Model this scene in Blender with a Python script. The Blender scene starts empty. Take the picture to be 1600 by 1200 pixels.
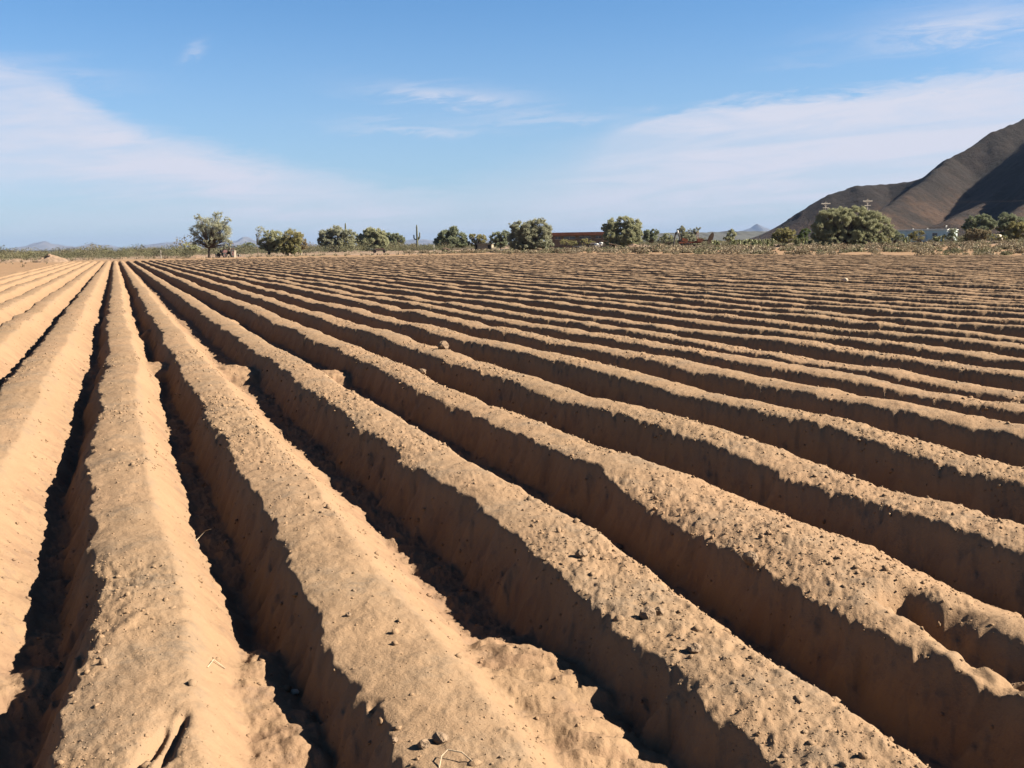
import bpy, math, random
import numpy as np
from mathutils import Vector, Matrix

# ---------------------------------------------------------------- camera, sky, sun, exposure
S = bpy.context.scene
COL = S.collection
R = math.radians
EYE = 1.30                      # eye above the furrow crests (crests at z = 0)
GZ = -0.15                      # level of the flat ground outside the field
YAW, PITCH, ROLL = R(20.37), R(7.53), R(1.0)
FPX = 1650.0                    # focal length in photo pixels (1600 wide)
fw = Vector((math.sin(YAW)*math.cos(PITCH), math.cos(YAW)*math.cos(PITCH), -math.sin(PITCH)))
r0 = Vector((math.cos(YAW), -math.sin(YAW), 0))
u0 = r0.cross(fw)
rt = r0*math.cos(ROLL) - u0*math.sin(ROLL)
up = r0*math.sin(ROLL) + u0*math.cos(ROLL)
cam = bpy.data.cameras.new('camera')
cam.sensor_width = 36; cam.lens = 36*FPX/1600; cam.clip_start = 0.05; cam.clip_end = 60000
co = bpy.data.objects.new('camera', cam); COL.objects.link(co)
mw = Matrix((rt, up, -fw)).transposed().to_4x4(); mw.translation = Vector((0, 0, EYE))
co.matrix_world = mw
S.camera = co

SUN_AZ, SUN_EL = R(116), R(35)   # clockwise from +Y
sl = bpy.data.lights.new('sun', 'SUN'); sl.energy = 5.0; sl.angle = R(0.53); sl.color = (1.0, .90, .76)
so = bpy.data.objects.new('sun', sl); COL.objects.link(so)
sd = Vector((math.sin(SUN_AZ)*math.cos(SUN_EL), math.cos(SUN_AZ)*math.cos(SUN_EL), math.sin(SUN_EL)))
so.rotation_euler = sd.to_track_quat('Z', 'Y').to_euler()
so.location = (30, -20, 40)

S.render.engine = 'CYCLES'
S.view_settings.view_transform = 'Standard'; S.view_settings.look = 'None'
S.view_settings.exposure = 2.28; S.view_settings.gamma = 1.0
S.cycles.max_bounces = 8; S.cycles.diffuse_bounces = 5; S.cycles.transparent_max_bounces = 8
S.cycles.volume_bounces = 0

def ray(px, py):
    return (fw*FPX + rt*(px-800) + up*(600-py)).normalized()
def azel(px, py):
    d = ray(px, py); return math.atan2(d.x, d.y), math.asin(d.z)
def hor(px): return 382 - (px-800)*math.tan(ROLL)
def at(px, D, z=GZ):
    """ground point at depth D (m along the view) below the photo column px"""
    k = (px-800)/FPX*1.0
    d = ray(px, hor(px)); h = Vector((d.x, d.y, 0)); f = Vector((math.sin(YAW), math.cos(YAW), 0))
    h = h*(D/h.dot(f)); return Vector((h.x, h.y, z))
def gp(px, py, z=GZ):
    d = ray(px, py); t = (z-EYE)/d.z; return Vector((0, 0, EYE)) + d*t
def depth(px, py, z=GZ):
    return (gp(px, py, z)).to_2d().dot(Vector((math.sin(YAW), math.cos(YAW))))

# ---------------------------------------------------------------- node helpers
class NT:
    def __init__(s, nt): s.nt = nt
    def n(s, t, **k):
        x = s.nt.nodes.new(t)
        for a, b in k.items():
            if a.startswith('i_'):
                key = a[2:]
                key = int(key) if key.isdigit() else key.replace('_', ' ')
                s.put(x, key, b)
            else: setattr(x, a, b)
        return x
    def put(s, node, key, v):
        if isinstance(v, bpy.types.NodeSocket): s.nt.links.new(v, node.inputs[key])
        else: node.inputs[key].default_value = v
    def m(s, op, a, b=0.0, c=0.0, clamp=False):
        x = s.nt.nodes.new('ShaderNodeMath'); x.operation = op; x.use_clamp = clamp
        for i, v in enumerate((a, b, c)): s.put(x, i, v)
        return x.outputs[0]
    def rng(s, v, a, b, c=0.0, d=1.0, smooth=True):
        x = s.nt.nodes.new('ShaderNodeMapRange'); x.interpolation_type = 'SMOOTHSTEP' if smooth else 'LINEAR'
        for i, q in enumerate((v, a, b, c, d)): s.put(x, i, q)
        return x.outputs[0]
    def mix(s, f, a, b, mode='MIX'):
        x = s.nt.nodes.new('ShaderNodeMix'); x.data_type = 'RGBA'; x.blend_type = mode
        s.put(x, 0, f); s.put(x, 6, a); s.put(x, 7, b); return x.outputs[2]
    def noise(s, vec, scale, detail=4.0, rough=.55, dist=0.0):
        x = s.nt.nodes.new('ShaderNodeTexNoise'); s.put(x, 'Vector', vec); s.put(x, 'Scale', scale)
        s.put(x, 'Detail', detail); s.put(x, 'Roughness', rough); s.put(x, 'Distortion', dist); return x.outputs[0]
    def mapping(s, vec, scale=(1, 1, 1), rot=(0, 0, 0), loc=(0, 0, 0)):
        x = s.nt.nodes.new('ShaderNodeMapping'); s.put(x, 0, vec); x.inputs[1].default_value = loc
        x.inputs[2].default_value = rot; x.inputs[3].default_value = scale; return x.outputs[0]
def c4(c): return (c[0], c[1], c[2], 1.0)

W = bpy.data.worlds.new('World'); S.world = W; W.use_nodes = True
w = NT(W.node_tree); W.node_tree.nodes.clear()
sky = w.n('ShaderNodeTexSky', sky_type='NISHITA', sun_disc=False, sun_elevation=SUN_EL, sun_rotation=SUN_AZ,
          altitude=400, air_density=1.0, dust_density=.5, ozone_density=3.0)
tc = w.n('ShaderNodeTexCoord').outputs['Generated']
sx = w.n('ShaderNodeSeparateXYZ'); w.put(sx, 0, tc)
az = w.m('ARCTAN2', sx.outputs[0], sx.outputs[1]); el = w.m('ARCSINE', sx.outputs[2])
DEG = 180/math.pi
azd = w.m('MULTIPLY', az, DEG); eld = w.m('MULTIPLY', el, DEG)
cv = w.n('ShaderNodeCombineXYZ'); w.put(cv, 0, azd); w.put(cv, 1, eld)
def tilt(rot, sx_, sy_, loc=(0, 0, 0)):
    return w.mapping(w.mapping(cv.outputs[0], rot=(0, 0, R(rot))), scale=(sx_, sy_, 1), loc=loc)
n_big = w.noise(tilt(8, .05, .14), 1.0, 5, .6, .4)
n_str = w.noise(tilt(-4, .10, .9, (3, 1, 0)), 1.0, 7, .62, .6)
n_fine = w.noise(tilt(-2, .35, 1.6, (7, 2, 0)), 1.0, 8, .68, 1.0)
AZ0, AZ1 = -15.0, 65.0
def curve(pts, key):
    c = w.n('ShaderNodeFloatCurve'); cm = c.mapping; cu = cm.curves[0]
    w.put(c, 1, w.m('DIVIDE', w.m('SUBTRACT', azd, AZ0), AZ1-AZ0, clamp=True))
    P = []
    for px, v in pts:
        a = azel(px, v if key == 'el' else 200)
        P.append(((a[0]*DEG-AZ0)/(AZ1-AZ0), (a[1]*DEG/40) if key == 'el' else v))
    P.sort(); P = [(0, P[0][1])] + P + [(1, P[-1][1])]
    cu.points[0].location = P[0]; cu.points[1].location = P[-1]
    for p in P[1:-1]: cu.points.new(*p)
    cm.update()
    return c.outputs[0] if key != 'el' else w.m('MULTIPLY', c.outputs[0], 40.0)
top = curve([(0, 78), (70, 98), (140, 140), (210, 182), (300, 208), (400, 232), (500, 255), (600, 272), (700, 272), (800, 240),
             (900, 205), (1000, 176), (1100, 160), (1200, 150), (1300, 140), (1400, 130), (1500, 112), (1600, 98)], 'el')
bot = curve([(0, 292), (200, 300), (300, 312), (420, 345), (600, 365), (900, 350), (1200, 330), (1600, 345)], 'el')
den = curve([(0, .85), (200, 1.0), (400, 1.0), (560, .88), (700, .70), (850, .70), (1000, .88), (1150, 1.0), (1400, 1.0), (1600, .95)], 'v')
sof = curve([(0, 1.4), (300, 1.4), (500, 1.6), (700, 2.6), (850, 4.2), (1000, .7), (1300, .7), (1600, 1.2)], 'v')
elw = w.m('ADD', eld, w.m('ADD', w.m('MULTIPLY', w.m('SUBTRACT', n_str, .5), 2.2), w.m('MULTIPLY', w.m('SUBTRACT', n_fine, .5), 1.6)))
m1 = w.rng(w.m('DIVIDE', w.m('SUBTRACT', top, elw), sof), -.15, 1.0)
m2 = w.rng(w.m('SUBTRACT', elw, bot), -1.2, 1.6, .42, 1.0)
stri = w.rng(w.m('ADD', w.m('MULTIPLY', n_str, .6), w.m('MULTIPLY', n_big, .4)), .36, .60, .55, 1.08)
cl = w.m('MULTIPLY', w.m('MULTIPLY', w.m('MULTIPLY', m1, m2), den), stri)
side = w.m('MULTIPLY', w.rng(azd, -40, -12, .15, 1), w.rng(azd, 60, 95, 1, 1.6))
cl = w.m('MULTIPLY', cl, side)
def blob(px, py, wx, wy, s, rot=0.0):
    a, e = azel(px, py); a *= DEG; e *= DEG
    k = DEG/FPX
    dx = w.m('SUBTRACT', azd, a); dy = w.m('SUBTRACT', elw, e)
    if rot: dy = w.m('SUBTRACT', dy, w.m('MULTIPLY', dx, rot))
    q = w.m('ADD', w.m('POWER', w.m('DIVIDE', dx, wx*k), 2.0), w.m('POWER', w.m('DIVIDE', dy, wy*k), 2.0))
    g = w.m('EXPONENT', w.m('MULTIPLY', q, -1.0))
    return w.m('MULTIPLY', w.m('MULTIPLY', g, w.rng(n_fine, .3, .7, .35, 1.0)), s)
for b in [(700, 148, 110, 13, .85, -.06), (650, 200, 105, 8, .6, -.05), (860, 182, 150, 9, .55, 0), (302, 86, 16, 10, .5, .6),
          (1520, 32, 130, 26, .8, .05), (1330, 55, 80, 12, .25, .05), (1260, 95, 60, 8, .2, .05), (60, 105, 110, 14, .35, -.1), (1600, 80, 60, 30, .3, 0)]:
    cl = w.m('MAXIMUM', cl, blob(*b))
hz = w.rng(eld, 0.0, 14.0, 0.50, 0.0)
hz = w.m('MAXIMUM', hz, w.rng(eld, -1.0, 0.0, 0.0, 0.0))
base = w.mix(1.0, sky.outputs[0], c4((0.340, 0.496, 0.617)), 'MULTIPLY')
dk = w.rng(eld, 20.0, 48.0, 1.0, .50)          # the clear sky deepens towards the zenith
base = w.mix(1.0, base, w.n('ShaderNodeCombineColor', i_0=dk, i_1=dk, i_2=dk).outputs[0], 'MULTIPLY')
col = w.mix(hz, base, c4((2.100, 2.478, 3.192)))
col = w.mix(w.m('MULTIPLY', cl, .97, clamp=True), col, c4((2.898, 3.024, 3.528)))
bg = w.n('ShaderNodeBackground'); w.put(bg, 0, col); bg.inputs[1].default_value = 0.05
out = w.n('ShaderNodeOutputWorld'); w.put(out, 0, bg.outputs[0])

# ---------------------------------------------------------------- mesh + tag helpers
def newmesh(name, V, F, mats, smooth=False, parent=None, mi=None, loc=None):
    """V (n,3) array, F (m,4) or (m,3) int array -> one linked object"""
    V = np.asarray(V, dtype=np.float32); F = np.asarray(F, dtype=np.int32)
    me = bpy.data.meshes.new(name)
    k = F.shape[1]
    me.vertices.add(len(V)); me.vertices.foreach_set('co', V.ravel())
    me.loops.add(F.size); me.loops.foreach_set('vertex_index', F.ravel())
    me.polygons.add(len(F)); me.polygons.foreach_set('loop_start', np.arange(0, F.size, k, dtype=np.int32))
    if smooth: me.polygons.foreach_set('use_smooth', np.ones(len(F), dtype=bool))
    if not isinstance(mats, (list, tuple)): mats = [mats]
    for m_ in mats: me.materials.append(m_)
    if mi is not None: me.polygons.foreach_set('material_index', np.asarray(mi, dtype=np.int32))
    me.update(calc_edges=True)
    o = bpy.data.objects.new(name, me); COL.objects.link(o)
    if parent is not None: o.parent = parent
    if loc is not None: o.location = loc
    return o
def tag(o, label=None, cat=None, group=None, kind=None):
    if label: o['label'] = label
    if cat: o['category'] = cat
    if group: o['group'] = group
    if kind: o['kind'] = kind
    return o
def empty(name, loc, rz=0.0, label=None, cat=None, group=None):
    o = bpy.data.objects.new(name, None); COL.objects.link(o); o.location = loc; o.rotation_euler = (0, 0, rz)
    o.empty_display_size = .3
    return tag(o, label, cat, group)

# ---------------------------------------------------------------- numpy noise
def vnoise(x, y, seed):
    rs = np.random.RandomState(seed); T = rs.rand(256, 256).astype(np.float32)
    xi = np.floor(x); yi = np.floor(y); fx = (x-xi).astype(np.float32); fy = (y-yi).astype(np.float32)
    xi = xi.astype(np.int64) & 255; yi = yi.astype(np.int64) & 255; x1 = (xi+1) & 255; y1 = (yi+1) & 255
    fx = fx*fx*fx*(fx*(fx*6-15)+10); fy = fy*fy*fy*(fy*(fy*6-15)+10)
    a = T[yi, xi]; b = T[yi, x1]; c = T[y1, xi]; d = T[y1, x1]
    return (a+(b-a)*fx)*(1-fy)+(c+(d-c)*fx)*fy - .5
def fbm(x, y, wl, seed, octs=3, gain=.5):
    s = 0; a = 1.0
    for i in range(octs):
        t = .7*(i+1)+seed
        X = (x*math.cos(t)-y*math.sin(t))/wl + 17.3*i; Y = (x*math.sin(t)+y*math.cos(t))/wl + 5.1*i
        s = s + a*vnoise(X, Y, seed*31+i); a *= gain; wl /= 2.03
    return s
def n1(y, wl, seed):
    rs = np.random.RandomState(seed); T = rs.rand(1024)-.5
    t = y/wl + 400.37; i = np.floor(t).astype(int); f = t-i; f = f*f*(3-2*f)
    return T[i % 1024]*(1-f)+T[(i+1) % 1024]*f
def sstep(v, a, b):
    t = np.clip((v-a)/(b-a), 0, 1); return t*t*(3-2*t)

# ---------------------------------------------------------------- materials
def newmat(name):
    m_ = bpy.data.materials.new(name); m_.use_nodes = True; m_.node_tree.nodes.clear()
    q = NT(m_.node_tree); b = q.n('ShaderNodeBsdfPrincipled'); o = q.n('ShaderNodeOutputMaterial')
    q.put(o, 0, b.outputs[0]); b.inputs['Roughness'].default_value = .9
    b.inputs['Specular IOR Level'].default_value = .15
    return m_, q, b
def simple(name, c1, c2=None, scale=3.0, rough=.8, metal=0.0, spec=.3, bump=0.0, bscale=20.0, detail=4):
    m_, q, b = newmat(name); g = q.n('ShaderNodeTexCoord').outputs['Object']
    c2 = c2 or tuple(v*.7 for v in c1); c1 = tuple(v*.68 for v in c1); c2 = tuple(v*.68 for v in c2)
    q.put(b, 'Base Color', q.mix(q.rng(q.noise(g, scale, detail, .6), .35, .65), c4(c1), c4(c2)))
    b.inputs['Roughness'].default_value = rough; b.inputs['Metallic'].default_value = metal
    b.inputs['Specular IOR Level'].default_value = spec
    if bump:
        bp = q.n('ShaderNodeBump'); q.put(bp, 'Height', q.noise(g, bscale, 4)); bp.inputs['Strength'].default_value = bump
        bp.inputs['Distance'].default_value = .02; q.put(b, 'Normal', bp.outputs[0])
    return m_
def leafmat(name, c1, c2, c3=None, var=.5):
    m_, q, b = newmat(name); ge = q.n('ShaderNodeNewGeometry')
    oc = q.n('ShaderNodeTexCoord').outputs['Object']
    f = q.m('ADD', q.m('MULTIPLY', ge.outputs['Random Per Island'], var), q.m('MULTIPLY', q.noise(oc, .8, 3), .6), clamp=True)
    c1, c2 = (tuple(v*.68 for v in c) for c in (c1, c2)); c3 = c3 and tuple(v*.68 for v in c3)
    colr = q.mix(f, c4(c1), c4(c2))
    if c3: colr = q.mix(q.rng(q.noise(oc, .35, 2), .5, .7), colr, c4(c3))
    q.put(b, 'Base Color', colr); b.inputs['Roughness'].default_value = .75
    tr = q.n('ShaderNodeBsdfTranslucent'); q.put(tr, 0, colr)
    ms = q.n('ShaderNodeMixShader'); ms.inputs[0].default_value = .28
    q.put(ms, 1, b.outputs[0]); q.put(ms, 2, tr.outputs[0])
    q.put(m_.node_tree.nodes['Material Output'], 0, ms.outputs[0])
    return m_
def soilmat(name, kind):
    m_, q, b = newmat(name); g = q.n('ShaderNodeNewGeometry'); P = g.outputs['Position']
    sp = q.n('ShaderNodeSeparateXYZ'); q.put(sp, 0, P)
    nb = q.noise(P, .35, 3, .5); nm = q.noise(P, 2.2, 5, .6); nf = q.noise(P, 22, 6, .65); nff = q.noise(P, 95, 5, .7)
    col = q.mix(q.rng(nb, .3, .7), c4((0.169, 0.108, 0.064)), c4((0.154, 0.101, 0.059)))
    if kind == 'field':
        topm = q.rng(sp.outputs[2], -.09, -.01)          # the rough grey crust lies on the crests
        crust = q.m('MULTIPLY', topm, q.rng(q.m('ADD', q.m('MULTIPLY', nm, .6), q.m('MULTIPLY', nf, .4)), .40, .58, .25, 1.0))
        col = q.mix(q.m('MULTIPLY', crust, .45), col, c4((0.141, 0.102, 0.067)))
        low_shade = q.rng(sp.outputs[2], -.34, -.12, .35, 0)  # furrow shade painted into the soil colour, darker towards the floor
        col = q.mix(q.m('MULTIPLY', low_shade, q.rng(nm, .25, .55, .4, 1)), col, c4((0.088, 0.058, 0.040)))
        grit = q.m('MULTIPLY', q.m('MULTIPLY', q.rng(nm, .50, .64), q.rng(nf, .40, .58)), topm)
        col = q.mix(q.m('MULTIPLY', grit, .55), col, c4((0.099, 0.076, 0.055)))
        red_mottle = q.noise(q.mapping(P, scale=(1.5, 5, 1.5)), 1.0, 5, .65, .5)      # darker, redder patches of the turned soil low in the furrows
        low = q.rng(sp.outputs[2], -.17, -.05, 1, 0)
        col = q.mix(q.m('MULTIPLY', low, q.rng(red_mottle, .42, .64, 0, .45)), col, c4((0.113, 0.066, 0.042)))
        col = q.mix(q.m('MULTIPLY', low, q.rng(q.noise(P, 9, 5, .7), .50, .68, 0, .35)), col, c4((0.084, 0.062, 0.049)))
        col = q.mix(q.m('MULTIPLY', q.rng(nff, .60, .74), .35), col, c4((0.082, 0.055, 0.037)))
        col = q.mix(q.m('MULTIPLY', q.rng(nf, .58, .75), .30), col, c4((0.203, 0.139, 0.086)))
    else:
        col = q.mix(q.rng(q.noise(P, .07, 5, .6), .42, .62), c4((0.172, 0.122, 0.094)), c4((0.114, 0.085, 0.052)))
        col = q.mix(q.m('MULTIPLY', q.rng(q.noise(P, 1.3, 5, .7), .5, .7), .6), col, c4((0.088, 0.066, 0.039)))
    q.put(b, 'Base Color', col); b.inputs['Roughness'].default_value = 1.0; b.inputs['Specular IOR Level'].default_value = .05
    h = q.m('ADD', q.m('MULTIPLY', nf, .6), q.m('MULTIPLY', nff, .28)); h = q.m('ADD', h, q.m('MULTIPLY', q.noise(P, 7, 4, .6), .8))
    bp = q.n('ShaderNodeBump'); q.put(bp, 'Height', h); bp.inputs['Strength'].default_value = .9
    bp.inputs['Distance'].default_value = .014 if kind == 'field' else .08
    q.put(b, 'Normal', bp.outputs[0])
    return m_
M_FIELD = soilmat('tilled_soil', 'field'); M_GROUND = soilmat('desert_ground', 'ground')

# ---------------------------------------------------------------- the ploughed field
CENT = [-6.35, -5.45, -4.52, -3.6, -2.68, -1.78, -.88, .04, .81, 1.81, 2.78, 3.68, 4.62, 5.55, 6.40, 7.18, 8.08]
x_ = CENT[-1]
rs_ = np.random.RandomState(4)
while x_ < 56.0:
    x_ += .955 + rs_.uniform(-.05, .05); CENT.append(x_)
# fills across the furrows: (x, y, half length along, half width across, raise above floor)
def fill(px, py, z, ly, lx, h): p = gp(px, py, z); return (p.x, p.y, ly, lx, h)
FILLS = [fill(245, 578, -.2, .70, .50, .15), fill(240, 520, -.2, .25, .25, .15), fill(378, 1150, -.2, .80, .34, .125),
         fill(372, 582, -.2, .70, .50, .13), fill(820, 1150, -.2, .95, .50, .14), fill(505, 585, -.2, .55, .45, .11),
         fill(355, 505, -.2, .5, .3, .15), fill(610, 520, -.2, .5, .3, .1), fill(5, 1060, -.2, .25, .3, .06), fill(1180, 1075, -.2, .5, .2, .10)]
def height(x, y, fine=True):
    z = np.full(x.shape, -5.0, dtype=np.float64)
    edge = .06*fbm(x, y, .40, 3, 4, .65) + .032*fbm(x, y, .10, 53, 3, .7)*np.clip(18/np.maximum(np.hypot(x, y), 1), .3, 1)                     # makes the shoulders ragged
    for i, c in enumerate(CENT):
        k = np.abs(x-c) < 1.1
        if not k.any(): continue
        xx = x[k]; yy = y[k]
        cc = c + (.10 if i > 9 else .05)*n1(yy, 5.3, 10+i) + .045*n1(yy, 1.7, 90+i) + .02*n1(yy, .6, 190+i)
        tp = .05*n1(yy, 4.1, 290+i) + .035*n1(yy, 1.3, 390+i) + .02*n1(yy, .45, 490+i) + .03*n1(np.array([1.*i]), 1, 7)[0]
        if c > .5: cc = cc - .06*min(c, 2)*sstep(5.0-yy, 0, 2.4)     # the rows bend in slightly near the camera
        d = xx-cc
        if i >= 10:
            tp = tp*1.0
        wl = (.21 if i < 8 else .165) + .05*n1(yy, 1.1, 590+i) + edge[k]*.9
        wr = (.09 if i == 7 else .12) + .05*n1(yy, 1.3, 690+i) + edge[k]*.35
        if i == 10:     # the ridge with a double crest near the camera
            g_ = sstep(6.2-yy, 0, 1.6); wl = wl + .10*g_; wr = wr + .20*g_
        dome = -.02*(np.abs(d)/.19)**2.0
        wd = np.where(d < 0, wl, wr); sl_ = np.where(d < 0, 1.9, 1.15 if i == 7 else .88)
        over = np.maximum(np.abs(d)-wd, 0)
        r_ = np.where(d < 0, .018, .05)
        o2 = np.where(over < r_, over**2/(2*r_), over-r_/2)
        zz = tp + np.where(np.abs(d) < wd, dome, -.02*(wd/.19)**2) - o2*sl_
        if c < -5.9:   # the outermost, half worn ridges on the left
            zz -= .05
        z[k] = np.maximum(z[k], zz)
    fl = -.285 + .03*fbm(x, y, .9, 6, 2)
    for fx, fy, ly, lx, h in FILLS:
        k = (np.abs(x-fx) < lx*2) & (np.abs(y-fy) < ly*2)
        if k.any():
            g = sstep(1.25-np.abs(x[k]-fx)/lx + .22*fbm(x[k], y[k], .25, 12, 3), 0, 1.0)*sstep(1.25-np.abs(y[k]-fy)/ly + .35*fbm(x[k], y[k], .3, 13, 3), 0, .9)
            st = .03*(np.mod((y[k]*.937+x[k]*.35)*7.5+.5*fbm(x[k], y[k], .3, 14, 2), 1.0)-.5) if h == .14 else 0
            fl[k] += g*(h + st + .02*fbm(x[k], y[k], .14, 15, 3))
    dd = z-fl; kk = .03
    z = np.where(np.abs(dd) < kk, np.maximum(z, fl)+(kk-np.abs(dd))**2/(4*kk), np.maximum(z, fl))
    # a groove pressed into the crest near the right edge, and ruts on the crest at lower left
    for (ax, ay), (bx, by), wdt, dep in GROOVES:
        vx, vy = bx-ax, by-ay; L2 = vx*vx+vy*vy
        t = np.clip(((x-ax)*vx+(y-ay)*vy)/L2, 0, 1); ds = np.hypot(x-ax-t*vx, y-ay-t*vy) + wdt*.9*fbm(x, y, .15, 21, 3)
        z = z - dep*np.exp(-(ds/wdt)**2)*sstep(t, 0, .15)*sstep(1-t, 0, .15)
    top_ = sstep(z, -.22, -.03)
    lump = fbm(x, y, .22, 8, 3, .6)
    z = z + (.009+.005*top_)*lump + .016*fbm(x, y, .9, 9, 2)
    if fine:
        near_ = np.clip(16/np.maximum(np.hypot(x, y), 1), .4, 1)
        wall_ = 1-top_
        z = z + near_*wall_*(.016*fbm(x, y, .06, 51, 3, .65) + .026*fbm(x, y, .17, 52, 3))
        rough = sstep(fbm(x, y, 1.6, 25, 3), -.12, .25)     # cloddy patches against smooth ones
        near = np.clip(14/np.maximum(np.hypot(x, y), 1), .35, 1)
        z = z + near*(.003+.006*top_*rough)*fbm(x, y, .05, 11, 3, .65)*1.5
        cl_ = np.maximum(vnoise(x/.03+9, y/.03, 77)-.36, 0)
        z = z + cl_*(.004+.06*top_*rough)*.5*near
    # fade to the flat ground at the edges of the field
    e = sstep(x, -6.95, -6.6)*sstep(56.6-x, 0, .6)*sstep(y, -40, -38)
    yend = 163 - .42*(x*.35) - .2*x + 3*n1(x, 3.0, 801) + 1.5*n1(x, .9, 802)
    e = e*sstep(yend-y, 0, 6)
    flat = GZ + .05*fbm(x, y, 4, 31, 3) + .02*fbm(x, y, .6, 33, 2)
    # low bank at the far end of the field
    flat = flat + .16*np.exp(-((y-yend-5)/2.5)**2)*sstep(x, -8, -4)*sstep(56-x, 0, 3)
    return z*e + flat*(1-e)
def P2(px, py, z=0.0): p = gp(px, py, z); return (p.x, p.y)
GROOVES = [(P2(1385, 900), P2(1660, 1060), .10, .15), (P2(240, 1200), P2(292, 1098), .016, .03), (P2(205, 1195), P2(262, 1120), .016, .03),
           (P2(215, 1215), P2(275, 1090), .05, .02)]
def grid_field():
    az_ = [-180.0]
    while az_[-1] < 180:
        a = az_[-1]; s = 1.6
        if -32 < a < 74: s = .3
        if -9 < a < 51: s = .048
        az_.append(min(a+s, 180.0) if a < 179.9 else 180.0)
        if az_[-1] >= 180: break
    r = [.25]
    while r[-1] < 200:
        v = r[-1]
        dr = .025 if v < 1.3 else min(max(.0048*v, .009), .15)
        r.append(v+dr)
    r[-1] = 200.0
    A = np.radians(np.array(az_)); Rr = np.array(r)
    X = np.outer(Rr, np.sin(A)); Y = np.outer(Rr, np.cos(A))
    Z = np.empty_like(X)
    for i in range(0, len(Rr), 200):
        Z[i:i+200] = height(X[i:i+200].ravel(), Y[i:i+200].ravel()).reshape(X[i:i+200].shape)
    nr, na = X.shape
    I = np.arange(nr*na).reshape(nr, na)
    F = np.stack([I[:-1, :-1], I[1:, :-1], I[1:, 1:], I[:-1, 1:]], -1).reshape(-1, 4)[:, ::-1]
    print('field verts', X.size)
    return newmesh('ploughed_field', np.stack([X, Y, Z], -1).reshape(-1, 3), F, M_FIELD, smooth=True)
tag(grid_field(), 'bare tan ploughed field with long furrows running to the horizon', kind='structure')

def annulus():
    A = np.radians(np.arange(0, 360.01, 1.0)); Rr = np.array(list(np.geomspace(198.5, 25000, 70)))
    X = np.outer(Rr, np.sin(A)); Y = np.outer(Rr, np.cos(A))
    Z = GZ - .02 + .25*fbm(X, Y, 60, 41, 3)*sstep(np.hypot(X, Y), 200, 320)
    nr, na = X.shape; I = np.arange(nr*na).reshape(nr, na)
    F = np.stack([I[:-1, :-1], I[1:, :-1], I[1:, 1:], I[:-1, 1:]], -1).reshape(-1, 4)[:, ::-1]
    return newmesh('desert_ground', np.stack([X, Y, Z], -1).reshape(-1, 3), F, M_GROUND, smooth=True)
tag(annulus(), 'flat desert ground reaching to the horizon', kind='structure')

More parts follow.
